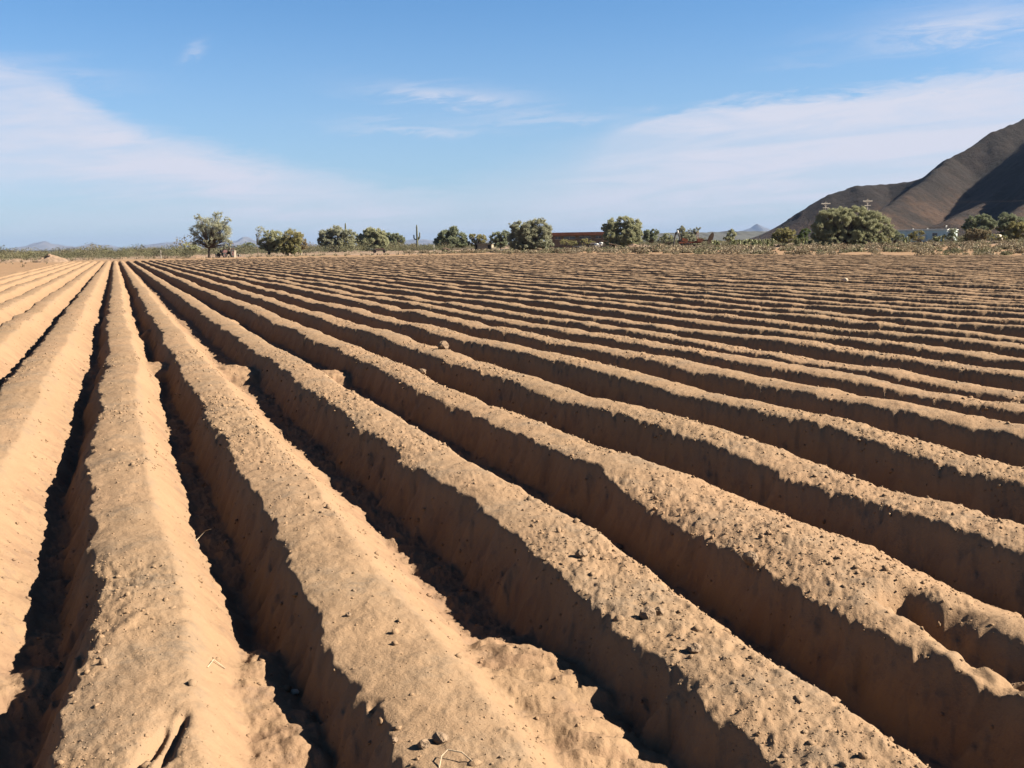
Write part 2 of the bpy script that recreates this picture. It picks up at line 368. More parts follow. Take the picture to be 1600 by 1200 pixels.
# ---------------------------------------------------------------- far terrain
def cam2w(a, b):      # lateral a (right), depth b -> world x, y
    return a*math.cos(YAW)+b*math.sin(YAW), -a*math.sin(YAW)+b*math.cos(YAW)
def hill():
    m_, q, b_ = newmat('dark_volcanic_rock'); P = q.n('ShaderNodeNewGeometry').outputs['Position']
    n0 = q.noise(P, .012, 5, .6, .5); hz_ = q.n('ShaderNodeSeparateXYZ'); q.put(hz_, 0, P)
    up_ = q.rng(q.m('ADD', hz_.outputs[2], q.m('MULTIPLY', q.noise(P, .02, 5, .6), 70)), 62, 92)       # dark rock above, paler rubble below
    n1_ = q.noise(P, .12, 7, .75); n2_ = q.noise(P, .30, 4, .8)
    col = q.mix(q.rng(q.m('ADD', q.m('MULTIPLY', n0, .55), q.m('MULTIPLY', n1_, .45)), .42, .60), c4((0.0096, 0.0069, 0.0053)), c4((0.0349, 0.0207, 0.0134)))
    col = q.mix(q.m('MULTIPLY', up_, .8), col, c4((0.0066, 0.0050, 0.0040)))
    col = q.mix(q.m('MULTIPLY', q.rng(n2_, .56, .66), .65), col, c4((0.0069, 0.0069, 0.0047)))
    col = q.mix(q.m('MULTIPLY', q.rng(n1_, .60, .72), .5), col, c4((0.0384, 0.0237, 0.0161)))
    q.put(b_, 'Base Color', col); b_.inputs['Roughness'].default_value = 1
    bp = q.n('ShaderNodeBump'); q.put(bp, 'Height', q.m('ADD', n1_, q.m('MULTIPLY', n2_, .5))); bp.inputs['Strength'].default_value = 1
    bp.inputs['Distance'].default_value = 3.0; q.put(b_, 'Normal', bp.outputs[0])
    def cr(l):
        return [((px-800)/FPX*D, D, (hor(px)-py)/FPX*D+EYE-GZ) for px, py, D in l]
    crests = [(cr([(1300, 304, 1500), (1335, 291, 1510), (1385, 290, 1540), (1432, 283, 1500), (1490, 252, 1450)]), .66),
              (cr([(1800, 95, 1650), (1700, 130, 1520), (1600, 186, 1430), (1545, 210, 1400), (1482, 247, 1370), (1440, 284, 1240), (1385, 322, 1090), (1335, 352, 980)]), .80),
              (cr([(1830, 60, 1400), (1750, 140, 1160), (1690, 218, 1010), (1628, 295, 900), (1575, 345, 830)]), .80),
              (cr([(1640, 190, 1400), (1600, 262, 1200), (1530, 318, 1060), (1470, 352, 960)]), .60),
              (cr([(1900, 60, 1500), (2050, 80, 1500), (2200, 180, 1400)]), .6)]
    a = np.arange(280, 1700, 3.2); b = np.arange(760, 2100, 4.0)
    A, B = np.meshgrid(a, b)
    An = A + 7*fbm(A, B, 90, 61, 3); Bn = B + 12*fbm(A, B, 90, 62, 3)
    Z = np.full(A.shape, -50.0)
    for pts, sl_ in crests:
        best = np.full(A.shape, -80.0)
        for (x0, y0, z0), (x1, y1, z1) in zip(pts[:-1], pts[1:]):
            vx, vy = x1-x0, y1-y0; L2 = vx*vx+vy*vy
            t = np.clip(((An-x0)*vx+(Bn-y0)*vy)/L2, 0, 1); ds = np.hypot(An-x0-t*vx, Bn-y0-t*vy)
            best = np.maximum(best, z0+(z1-z0)*t - sl_*(np.sqrt(ds*ds+25)-5))
        Z = np.where(np.abs(Z-best) < 9, np.maximum(Z, best)+(9-np.abs(Z-best))**2/36, np.maximum(Z, best))
    Z = np.where(Z > -25, 11*np.log1p(np.exp(np.clip(Z/11, -10, 40))), 0)-1.2
    k = sstep(Z, 0, 25)
    Z = Z + k*(1.8*fbm(A, B, 45, 63, 4, .55) + 1.6*fbm(A, B, 9, 64, 3, .7))
    e = sstep(A, 280, 320)*sstep(B, 760, 800)
    Z = Z*e + (-1.5)*(1-e) + GZ
    X, Y = cam2w(A, B)
    nr, na = X.shape; I = np.arange(nr*na).reshape(nr, na)
    F = np.stack([I[:-1, :-1], I[:-1, 1:], I[1:, 1:], I[1:, :-1]], -1).reshape(-1, 4)
    o = newmesh('hill', np.stack([X, Y, Z], -1).reshape(-1, 3), F, m_, smooth=True)
    tag(o, 'dark rocky volcanic hill at the right with a low knob on its left', kind='structure')
hill()
M_MTN = simple('far_mountain_rock', (.10, .09, .085), (.06, .058, .055), .002, 1.0)
M_BAJ = simple('far_slope_scrub', (.055, .055, .045), (.04, .042, .034), .01, 1.0)
def mountain(name, pts, D, mat, label, half=.10, seed=1):
    px = np.arange(pts[0][0], pts[-1][0]+.01, 1.5)
    y = np.interp(px, [p[0] for p in pts], [p[1] for p in pts])
    hgt = (np.array([hor(v) for v in px])-y)/FPX*D + EYE - GZ
    hgt = np.maximum(hgt, 0)*(1+.10*n1(px, 7, seed)+.06*n1(px, 3, seed+1))
    T = np.linspace(-1, 1, 25); V = []
    for j, t in enumerate(T):
        for i, v in enumerate(px):
            b = D*(1+half*t); a = (v-800)/FPX*D + D*.004*n1(np.array([t*8.]), 1, seed+3)[0]
            f = (1-abs(t))**1.15*(1+.35*float(n1(np.array([t*5.+v*.06]), 1, seed+5)[0])*(abs(t) > .05))
            X, Y = cam2w(a, b); V.append((X, Y, hgt[i]*f - 3.0))
    n = len(px); I = np.arange(len(T)*n).reshape(len(T), n)
    F = np.stack([I[:-1, :-1], I[:-1, 1:], I[1:, 1:], I[1:, :-1]], -1).reshape(-1, 4)
    tag(newmesh(name, V, F, mat, smooth=True), label, kind='structure')
mountain('mountains', [(20, 394), (40, 391), (60, 382), (75, 378), (85, 377), (92, 381), (104, 386), (112, 384), (128, 388), (140, 386), (148, 382), (156, 380), (163, 385),
          (170, 386), (176, 382), (190, 385), (205, 387), (220, 385), (250, 381), (290, 377), (320, 379), (372, 377), (383, 375), (393, 370), (402, 376), (430, 378), (470, 374), (480, 379), (495, 380), (520, 388)],
         21500, M_MTN, 'low blue mountains far off on the left horizon', .09, 71)
mountain('mountains', [(600, 386), (622, 378), (640, 375), (655, 374), (672, 374), (685, 376), (720, 380), (750, 377), (770, 374), (790, 375), (830, 378), (880, 374), (930, 380)],
         21500, M_MTN, 'low blue mountains far off behind the saguaro', .09, 75)
mountain('mountains', [(1110, 377), (1150, 364), (1170, 358), (1184, 350), (1196, 356), (1215, 362), (1260, 372)], 22500, M_MTN, 'faint blue peak far off beside the dark hill', .06, 77)
mountain('far_slope', [(840, 381), (900, 371), (960, 367), (1020, 364), (1080, 362), (1130, 361), (1190, 360.5), (1260, 361), (1400, 366), (1450, 371)], 3300, M_BAJ, 'long flat grey green slope on the horizon', .2, 79)

# ---------------------------------------------------------------- mesh builder for made objects
class MB:
    def __init__(s): s.V = []; s.F = []
    def add(s, V, F):
        o = len(s.V); s.V += [tuple(v) for v in V]; s.F += [tuple(i+o for i in f) for f in F]; return s
    def box(s, c, d, rot=None, taper=1.0):
        x, y, z = (v/2 for v in d); V = []
        for sz in (-1, 1):
            k = taper if sz > 0 else 1
            for a, b in ((-1, -1), (1, -1), (1, 1), (-1, 1)): V.append(Vector((a*x*k, b*y*k, sz*z)))
        if rot is not None: V = [rot @ v for v in V]
        V = [v+Vector(c) for v in V]
        return s.add(V, [(3, 2, 1, 0), (4, 5, 6, 7), (0, 1, 5, 4), (1, 2, 6, 5), (2, 3, 7, 6), (3, 0, 4, 7)])
    def tube(s, pts, rad, n=8, cap=True):
        pts = [Vector(p) for p in pts]
        if not isinstance(rad, (list, tuple)): rad = [rad]*len(pts)
        V = []; F = []
        for i, p in enumerate(pts):
            t = (pts[min(i+1, len(pts)-1)]-pts[max(i-1, 0)]).normalized()
            a = t.cross(Vector((0, 0, 1)) if abs(t.z) < .9 else Vector((1, 0, 0))).normalized(); b = t.cross(a)
            for j in range(n):
                w_ = 2*math.pi*j/n; V.append(p+(a*math.cos(w_)+b*math.sin(w_))*rad[i])
        for i in range(len(pts)-1):
            for j in range(n):
                k = (j+1) % n; F.append((i*n+j, i*n+k, (i+1)*n+k, (i+1)*n+j))
        if cap: F += [tuple(range(n))[::-1], tuple(range((len(pts)-1)*n, len(pts)*n))]
        return s.add(V, F)
    def lump(s, c, r, rng_, n=3, squash=(1, 1, 1), rough=.2):
        import bmesh
        bm = bmesh.new(); bmesh.ops.create_icosphere(bm, subdivisions=n, radius=1.0)
        k = [rng_.uniform(1-rough, 1+rough) for _ in bm.verts]
        V = [Vector(c)+Vector((v.co.x*squash[0], v.co.y*squash[1], v.co.z*squash[2]))*r*k[i] for i, v in enumerate(bm.verts)]
        F = [tuple(v.index for v in f.verts) for f in bm.faces]; bm.free()
        return s.add(V, F)
    def build(s, name, mat, parent=None, smooth=False, loc=None):
        me = bpy.data.meshes.new(name); me.from_pydata([tuple(v) for v in s.V], [], s.F); me.materials.append(mat)
        if smooth: me.polygons.foreach_set('use_smooth', [True]*len(me.polygons))
        me.update(); o = bpy.data.objects.new(name, me); COL.objects.link(o)
        if parent is not None: o.parent = parent
        if loc is not None: o.location = loc
        return o

# ---------------------------------------------------------------- trees and shrubs
BARK = simple('grey_brown_bark', (.13, .10, .075), (.07, .055, .042), 6, .95, bump=.5)
BARKP = simple('pale_bark', (.34, .29, .21), (.22, .18, .13), 6, .95)
L_OLIVE = leafmat('olive_leaves', (.243, .255, .141), (.423, .419, .255), (.340, .340, .186))
L_GREY = leafmat('grey_green_leaves', (.229, .238, .157), (.390, .385, .260), (.294, .304, .195))
L_DARK = leafmat('dark_green_leaves', (.149, .179, .109), (.301, .317, .191), (.201, .230, .130))
L_YEL = leafmat('yellow_green_leaves', (.229, .214, .091), (.356, .317, .143), (.198, .209, .099))
L_TAN = leafmat('dry_tan_leaves', (.200, .160, .090), (.290, .230, .135), (.16, .14, .075))
def leaf_quads(C, size, rs, aspect=.5):
    """C (n,3) centres -> diamond leaf clumps"""
    n = len(C); d = rs.normal(size=(n, 3)); d /= np.linalg.norm(d, axis=1)[:, None]
    e = np.cross(d, rs.normal(size=(n, 3))); e /= np.linalg.norm(e, axis=1)[:, None]
    sz = size*rs.uniform(.55, 1.35, n)[:, None]
    V = np.stack([C-d*sz*.5, C+e*sz*aspect*.5, C+d*sz*.5, C-e*sz*aspect*.5], 1).reshape(-1, 3)
    return V, np.arange(4*n).reshape(n, 4)
def tree(name, label, cat, px, D, lobes, mat, seed, dens=1.0, leaf=.26, trunk_r=.18, stems=1, fork=.35, bark=None, group=None, gap=.5, fine=1.0, drop=0):
    """lobes: (cx, cy, rx, ry) of the crown in photo pixels seen at depth D, each turned into a solid lobe of clumps"""
    rs = np.random.RandomState(seed); base = at(px, D); k = D/FPX
    root = empty(name, base, 0, label, cat, group)
    ux = Vector((math.cos(YAW), -math.sin(YAW), 0)); uy = Vector((math.sin(YAW), math.cos(YAW), 0))
    CL = []; RR = []
    if stems >= 3 and cat == 'tree':       # the crown hangs down to the ground
        by = hor(px)+(EYE-GZ)/D*FPX; x0 = min(l[0]-l[2] for l in lobes); x1 = max(l[0]+l[2] for l in lobes)
        lobes = list(lobes)+[(x0*.7+x1*.3, by-7, (x1-x0)*.24, 7), (x0*.3+x1*.7, by-7, (x1-x0)*.24, 7), ((x0+x1)/2, by-9, (x1-x0)*.22, 8)]
    for cx, cy, rx, ry in lobes:
        a = (cx-px)*k; z = (hor(cx)-cy)*k + EYE - GZ; rx *= k*1.08; ry *= k*1.03
        nb = max(12, int(52*gap**-.5*(rx*ry/6)**.55))
        for _ in range(nb):
            v = rs.normal(size=3); v /= np.linalg.norm(v); v *= rs.uniform(.35, .93)**.6
            rb = min(rx, ry)*rs.uniform(.15, .31)
            v = v*(1-.35*rb/min(rx, ry))
            zz = z + v[2]*ry
            if zz < .15: zz = .15+rs.rand()*.5
            CL.append(ux*(a+v[0]*rx) + uy*(v[1]*rx*.9) + Vector((0, 0, zz))); RR.append(rb)
    # limbs from the stems to the clumps
    mb = MB(); zmin = min(c.z for c in CL); H = max(c.z for c in CL)
    fk = max(.25, fork*H)
    for s_ in range(stems):
        off = Vector((rs.uniform(-1, 1), rs.uniform(-1, 1), 0))*trunk_r*2.2*(stems > 1)
        lean = Vector((rs.uniform(-.3, .3), rs.uniform(-.3, .3), 0))*fk*.5
        fp = off+lean+Vector((0, 0, fk))
        mb.tube([off+Vector((0, 0, -.1)), off+lean*.3+Vector((0, 0, fk*.5)), fp], [trunk_r*1.3, trunk_r*.95, trunk_r*.8], 8)
        for i in range(s_, len(CL), stems*(1 if len(CL) < 30 else 2)):
            c = CL[i]; mid = fp.lerp(c, .5)+Vector((rs.uniform(-.3, .3), rs.uniform(-.3, .3), rs.uniform(-.1, .5)))*.12*H
            mb.tube([fp-Vector((0, 0, .05)), mid, c], [trunk_r*.45, trunk_r*.25, trunk_r*.07], 5, False)
    mb.build('trunk', bark or BARK, root)
    P = []
    for c, r in zip(CL, RR):
        n = int(dens*800*(r/.8)**2*(.26/leaf)**1.5*fine)+6
        v = rs.normal(size=(n, 3)); v /= np.linalg.norm(v, axis=1)[:, None]; v *= (rs.uniform(0, 1, n)**.45)[:, None]*r*rs.uniform(.75, 1.25, n)[:, None]
        v[:, 2] *= .8
        if drop: v[:, 2] -= drop*rs.rand(n)*r
        q_ = v+np.array(c)[None]; q_[:, 2] = np.maximum(q_[:, 2], .05); P.append(q_)
    for c, r in zip(CL, RR):       # loose sprigs that break the outline
        n = int(12*dens); v = rs.normal(size=(n, 3)); v[:, 2] = np.abs(v[:, 2])*1.1; v /= np.linalg.norm(v, axis=1)[:, None]
        for t in (1.0, 1.15, 1.3):
            q_ = v*r*t*(.9+.12*rs.rand(n, 1))+np.array(c)[None]; q_[:, 2] = np.maximum(q_[:, 2], .05); P.append(q_)
    P = np.concatenate(P); V, F = leaf_quads(P, leaf*.62, rs)
    newmesh('crown', V, F, mat, parent=root)
    return root
TG = 'desert trees and big shrubs along the edge of the field'
tree('mesquite_tree', 'tall open crowned tree with a single bare trunk beside the parked tractor', 'tree', 326, 188,
     [(332, 352, 24, 15), (316, 364, 17, 15), (347, 364, 18, 16), (331, 377, 24, 10), (344, 338, 9, 7), (312, 341, 6, 7), (357, 345, 6, 6), (308, 378, 9, 8), (356, 380, 8, 8)], L_GREY, 1, dens=.42, leaf=.24, trunk_r=.2, fork=.22, gap=.75, group=TG)
tree('spindly_tree', 'small spindly see-through tree at the left end of the yellowing shrub clump', 'tree', 403, 215,
     [(409, 360, 9, 6), (405, 368, 5, 4)], L_GREY, 2, dens=.35, leaf=.22, trunk_r=.07, fork=.4, group=TG)
tree('mesquite_tree', 'dark green rounded tree on a short trunk right of the spindly tree', 'tree', 420, 212,
     [(428, 372, 17, 12), (415, 382, 12, 11), (433, 385, 15, 12), (424, 366, 12, 7)], L_OLIVE, 3, dens=.95, leaf=.24, fork=.2, stems=2, group=TG)
tree('palo_verde_tree', 'yellowish dry-looking tree leaning against the dark rounded tree', 'tree', 447, 210,
     [(455, 368, 14, 10), (465, 372, 10, 11), (448, 382, 14, 13), (459, 384, 12, 9)], L_YEL, 4, dens=.8, leaf=.24, fork=.3, stems=3, group=TG)
tree('palo_verde_tree', 'thin tree with a pale bare trunk at the right end of the yellowing clump', 'tree', 470, 225,
     [(470, 378, 9, 9), (474, 384, 8, 7)], L_TAN, 5, dens=.6, leaf=.24, bark=BARKP, fork=.3, group=TG)
tree('mesquite_tree', 'broad grey green tree with a saguaro tip poking out of its top', 'tree', 527, 320,
     [(510, 368, 12, 9), (527, 363, 14, 10), (545, 367, 12, 9), (515, 380, 16, 11), (540, 380, 16, 12), (503, 378, 8, 9)], L_GREY, 6, dens=.85, leaf=.34, stems=3, fork=.15, trunk_r=.22, group=TG)
tree('mesquite_tree', 'round dense tree directly behind the flat trailer', 'tree', 582, 315,
     [(578, 366, 12, 10), (590, 366, 14, 10), (565, 376, 10, 12), (582, 380, 20, 12), (598, 378, 9, 11)], L_OLIVE, 7, dens=1.25, leaf=.34, stems=3, fork=.15, trunk_r=.22, group=TG)
tree('mesquite_tree', 'low dark ragged tree between the round tree and the branched saguaro', 'tree', 615, 400,
     [(608, 370, 7, 7), (619, 372, 9, 8), (627, 375, 6, 7), (612, 380, 13, 8)], L_DARK, 8, dens=1.0, leaf=.42, stems=2, fork=.2, group=TG)
tree('mesquite_tree', 'dark tree with a stepped top just right of the branched saguaro', 'tree', 704, 330,
     [(708, 362, 9, 9), (694, 369, 11, 10), (718, 372, 13, 9), (688, 379, 10, 9), (706, 379, 20, 10), (725, 380, 9, 8)], L_DARK, 9, dens=1.35, leaf=.34, stems=3, fork=.15, trunk_r=.22, group=TG)
tree('desert_shrub', 'small thin yellowish shrub behind the derelict shed', 'shrub', 746, 330,
     [(738, 371, 6, 7), (752, 374, 9, 8), (742, 381, 9, 6)], L_YEL, 10, dens=.8, leaf=.34, stems=2, fork=.2, group=TG)
tree('mesquite_tree', 'low dark tree tucked behind the left side of the broad grey green tree', 'tree', 782, 300,
     [(775, 371, 10, 8), (787, 368, 11, 8), (780, 379, 16, 8)], L_DARK, 11, dens=1.1, leaf=.32, stems=2, fork=.2, group=TG)
tree('ironwood_tree', 'broad grey green tree standing alone at the edge of the furrows', 'tree', 826, 198,
     [(812, 360, 16, 14), (842, 352, 14, 10), (852, 364, 13, 14), (824, 366, 18, 14), (806, 376, 14, 14), (846, 380, 20, 12), (824, 384, 24, 9), (847, 346, 7, 5), (802, 352, 7, 6), (828, 356, 15, 13), (830, 372, 18, 12)], L_GREY, 12, dens=1.05, leaf=.24, stems=4, fork=.15, trunk_r=.2, group=TG)
tree('ironwood_tree', 'dense round tree right of the rusty roofed building', 'tree', 972, 285,
     [(958, 352, 12, 10), (975, 347, 14, 9), (990, 354, 13, 12), (955, 366, 15, 13), (978, 368, 20, 14), (996, 369, 9, 12), (946, 357, 6, 8)], L_OLIVE, 13, dens=1.25, leaf=.30, stems=3, fork=.15, trunk_r=.22, group=TG)
tree('mesquite_tree', 'small dark rounded tree right of the dense round tree', 'tree', 1018, 330,
     [(1013, 366, 9, 7), (1022, 364, 8, 6), (1016, 372, 12, 8)], L_DARK, 14, dens=1.2, leaf=.34, stems=2, fork=.2, group=TG)
tree('desert_shrub', 'low grey green shrub left of the rusty implement', 'shrub', 1043, 320,
     [(1043, 370, 9, 6), (1036, 375, 10, 6), (1052, 376, 8, 5)], L_OLIVE, 15, dens=.9, leaf=.34, stems=3, fork=.1, group=TG)
tree('palo_verde_tree', 'feathery tree with upright tufts behind the rusty implement', 'tree', 1072, 300,
     [(1066, 359, 6, 6), (1060, 363, 4, 6), (1078, 364, 4, 7), (1087, 362, 5, 5), (1091, 357, 4, 3), (1076, 371, 15, 8), (1068, 367, 9, 7)], L_GREY, 16, dens=.75, leaf=.30, stems=4, fork=.15, group=TG)
tree('desert_shrub', 'rounded shrub with a bare dead twig top on the grey slope', 'shrub', 1142, 300,
     [(1143, 366, 8, 7), (1139, 373, 11, 6)], L_OLIVE, 17, dens=.9, leaf=.32, stems=2, fork=.1, group=TG)
tree('creosote_bush', 'yellow green domed bush in front of the foot of the dark hill', 'shrub', 1226, 245,
     [(1224, 364, 13, 9), (1236, 367, 11, 8), (1215, 370, 10, 8), (1230, 374, 18, 6)], L_YEL, 18, dens=1.2, leaf=.26, stems=4, fork=.08, trunk_r=.08, group=TG)
tree('desert_shrub', 'bright green shrub touching the left side of the biggest tree', 'shrub', 1257, 240,
     [(1258, 363, 8, 6), (1254, 371, 10, 8)], leafmat('bright_green_leaves', (.07, .11, .035), (.13, .17, .06)), 19, dens=1.1, leaf=.26, stems=3, fork=.08, trunk_r=.07, group=TG)
tree('ironwood_tree', 'biggest dark dense tree in front of the hill', 'tree', 1322, 212,
     [(1312, 336, 16, 12), (1336, 334, 20, 12), (1358, 340, 18, 12), (1292, 342, 18, 14), (1320, 346, 28, 16), (1352, 352, 26, 16), (1283, 356, 16, 14), (1300, 366, 24, 14), (1334, 368, 30, 13),
      (1378, 350, 12, 12), (1388, 362, 10, 12), (1366, 370, 20, 10), (1280, 370, 14, 10)], L_OLIVE, 20, dens=1.25, leaf=.25, stems=5, fork=.12, trunk_r=.25, group=TG)
tree('creosote_bush', 'golden green bush at the foot of the biggest tree on its right', 'shrub', 1378, 222,
     [(1372, 374, 11, 7), (1384, 376, 8, 6)], L_YEL, 21, dens=1.2, leaf=.24, stems=3, fork=.08, trunk_r=.06, group=TG)
tree('desert_shrub', 'dark green shrub left of the long white home', 'shrub', 1399, 235,
     [(1396, 366, 9, 7), (1406, 369, 8, 6), (1392, 373, 10, 5)], L_DARK, 22, dens=1.2, leaf=.25, stems=3, fork=.08, trunk_r=.06, group=TG)
tree('creosote_bush', 'olive bush in front of the middle of the long white home', 'shrub', 1438, 250,
     [(1436, 364, 9, 5), (1426, 368, 8, 5), (1432, 372, 13, 5)], L_YEL, 23, dens=1.1, leaf=.26, stems=3, fork=.08, trunk_r=.06, group=TG)
tree('desert_shrub', 'small round green bush against the sunlit end of the long white home', 'shrub', 1490, 250,
     [(1489, 363, 8, 6), (1486, 370, 12, 6)], L_DARK, 24, dens=1.0, leaf=.26, stems=3, fork=.08, trunk_r=.06, group=TG)
tree('mesquite_tree', 'dark spreading tree right of the long white home', 'tree', 1530, 285,
     [(1518, 347, 12, 9), (1534, 343, 13, 8), (1512, 355, 9, 8), (1545, 350, 13, 9), (1530, 358, 20, 8)], L_DARK, 25, dens=1.25, leaf=.30, stems=3, fork=.15, trunk_r=.2, group=TG)
tree('mesquite_tree', 'dark tall tree behind the yellow shrub at the right edge', 'tree', 1575, 290,
     [(1572, 342, 15, 10), (1588, 346, 12, 9), (1570, 354, 18, 9)], L_DARK, 26, dens=1.2, leaf=.30, stems=3, fork=.15, trunk_r=.2, group=TG)
tree('creosote_bush', 'tall yellow green shrub at the right edge of the view', 'shrub', 1590, 235,
     [(1587, 354, 11, 9), (1596, 360, 14, 12), (1582, 367, 13, 9)], L_YEL, 27, dens=1.1, leaf=.25, stems=4, fork=.08, trunk_r=.07, group=TG)
tree('desert_shrub', 'tan dry shrub between the white home and the pale covered heap', 'shrub', 1527, 240,
     [(1523, 364, 14, 8), (1538, 366, 11, 8), (1515, 371, 12, 6)], L_TAN, 28, dens=1.1, leaf=.25, stems=3, fork=.08, trunk_r=.06, group=TG)
tree('creosote_bush', 'low green bush in front of the pale covered heap', 'shrub', 1560, 225,
     [(1556, 371, 10, 5), (1566, 372, 8, 5)], L_YEL, 29, dens=1.0, leaf=.24, stems=3, fork=.08, trunk_r=.06, group=TG)
tree('creosote_bush', 'low brownish green bush before the left half of the long shed', 'shrub', 888, 290,
     [(884, 379, 12, 5), (896, 381, 9, 4)], L_YEL, 33, dens=1.0, leaf=.24, stems=3, fork=.08, trunk_r=.06, group=TG)
tree('creosote_bush', 'yellowish bush before the right half of the long shed', 'shrub', 918, 290,
     [(916, 378, 9, 5), (924, 380, 8, 4)], L_YEL, 34, dens=1.0, leaf=.24, stems=3, fork=.08, trunk_r=.06, group=TG)
# young bushes behind the first tree on the left
tree('desert_shrub', 'grey green bush behind the foot of the tall open crowned tree', 'shrub', 300, 240,
     [(296, 386, 12, 7), (308, 388, 10, 6)], L_OLIVE, 30, dens=.9, leaf=.3, stems=3, fork=.1, trunk_r=.06, group=TG)
tree('desert_shrub', 'low dark green bush in the gap between the tractor and the spindly tree', 'shrub', 392, 330,
     [(390, 384, 12, 5), (378, 387, 10, 4)], L_DARK, 31, dens=1.0, leaf=.36, stems=3, fork=.1, trunk_r=.06, group=TG)

# ---------------------------------------------------------------- saguaros
def cactus_mat():
    m_, q, b = newmat('saguaro_skin'); g = q.n('ShaderNodeTexCoord').outputs['Object']
    q.put(b, 'Base Color', q.mix(q.noise(g, 1.2, 4), c4((.045, .050, .030)), c4((.085, .085, .052)))); b.inputs['Roughness'].default_value = .7
    return m_
M_CAC = cactus_mat()
def ribbed(pts, rad, ribs=14):
    pts = [Vector(p) for p in pts]; V = []; F = []; n = ribs*2
    for i, p in enumerate(pts):
        t = (pts[min(i+1, len(pts)-1)]-pts[max(i-1, 0)]).normalized()
        a = t.cross(Vector((0, 1, .01))).normalized(); b = t.cross(a)
        for j in range(n):
            w_ = 2*math.pi*j/n; r = rad[i]*(1.0 if j % 2 == 0 else .84); V.append(p+(a*math.cos(w_)+b*math.sin(w_))*r)
    for i in range(len(pts)-1):
        for j in range(n): k = (j+1) % n; F.append((i*n+j, i*n+k, (i+1)*n+k, (i+1)*n+j))
    F.append(tuple(range((len(pts)-1)*n, len(pts)*n)))
    return V, F
def stem(h, r): 
    zs = [0, .15*h, .4*h, .7*h, .9*h, .96*h, .99*h, h]; k = [.8, .95, 1.0, .95, .82, .6, .35, .08]
    return [(0, 0, z) for z in zs], [r*v for v in k]
sg = empty('saguaro_cactus', at(652, 390), -YAW, 'saguaro cactus with upraised arms standing clear against the sky', 'cactus', 'saguaro cacti')
b = MB(); b.add(*ribbed(*stem(9.2, .34))); b.build('stem', M_CAC, sg, True)
for dx, dy, z0, z1, out_ in [(-1, .1, 3.9, 5.6, 1.15), (1, 0, 4.1, 6.4, 1.0), (.7, .6, 3.6, 4.9, .8)]:
    b = MB(); ex, ey = dx*out_, dy*out_
    b.add(*ribbed([(0, 0, z0), (ex*.5, ey*.5, z0-.05), (ex*.9, ey*.9, z0+.2), (ex, ey, z0+.7), (ex, ey, z1-.3), (ex, ey, z1-.08), (ex, ey, z1)], [.2, .22, .23, .23, .22, .16, .04], 10))
    b.build('arm', M_CAC, sg, True)
s2 = empty('saguaro_cactus', at(541, 345), 0, 'bare single stem saguaro cactus rising behind the broad tree', 'cactus', 'saguaro cacti')
b = MB(); b.add(*ribbed(*stem(9.3, .30))); b.build('stem', M_CAC, s2, True)

# ---------------------------------------------------------------- prickly pears
M_PAD = simple('cactus_pad_skin', (.20, .21, .085), (.14, .15, .06), 3, .6)
def pads(seed):
    rg = random.Random(seed); mb = MB()
    def pad(p, yaw, tiltv, s, lvl):
        n = 12; V = []; F = []
        ax = Vector((math.cos(yaw), math.sin(yaw), 0)); upv = Vector((-math.sin(yaw)*math.sin(tiltv), math.cos(yaw)*math.sin(tiltv), math.cos(tiltv)))
        nn = ax.cross(upv); c = p+upv*s*.5
        for sd_ in (-1, 1):
            for rr in (1.0, .6):
                for j in range(n):
                    w_ = 2*math.pi*j/n; V.append(c+ax*math.cos(w_)*s*.38*rr+upv*math.sin(w_)*s*.5*rr+nn*sd_*s*(.015 if rr == 1 else .06))
        for j in range(n):
            k = (j+1) % n
            F += [(j, k, n+k, n+j), (2*n+k, 2*n+j, 3*n+j, 3*n+k), (k, j, 2*n+j, 2*n+k)]
        F += [tuple(range(n, 2*n)), tuple(range(3*n, 4*n))[::-1]]
        mb.add(V, F)
        if lvl < 3:
            for _ in range(rg.randint(1, 3)):
                pad(p+upv*s*.93+ax*rg.uniform(-.2, .2)*s, yaw+rg.uniform(-1.2, 1.2), tiltv+rg.uniform(-.6, .6), s*rg.uniform(.75, .95), lvl+1)
    mb.lump((0, 0, .03), 1.0, rg, 2, (1.05, .75, .07), .1)
    for _ in range(9): pad(Vector((rg.uniform(-1.0, 1.0), rg.uniform(-.7, .7), 0)), rg.uniform(0, 6.3), rg.uniform(-.5, .5), rg.uniform(.38, .52), 0)
    return mb
pp = pads(5).build('prickly_pear', M_PAD, loc=at(1143, 232))
tag(pp, 'clump of prickly pear cactus pads among the dry weeds', 'cactus', 'prickly pear clumps among the dry weeds')
for i, (px, D, s_, rz) in enumerate([(1160, 238, 1.1, 1), (1178, 228, 1.2, 2.2), (1190, 240, 1.0, 3.1), (1203, 230, 1.15, 4), (1247, 225, 1.2, 5), (1262, 215, .9, .5), (1122, 226, 1.1, 2.7), (1418, 228, 1.1, 3.3), (1466, 230, 1.2, 4.4)]):
    c = pp.copy(); COL.objects.link(c); c.location = at(px, D); c.rotation_euler = (0, 0, rz); c.scale = (s_,)*3
pp.scale = (1.1,)*3

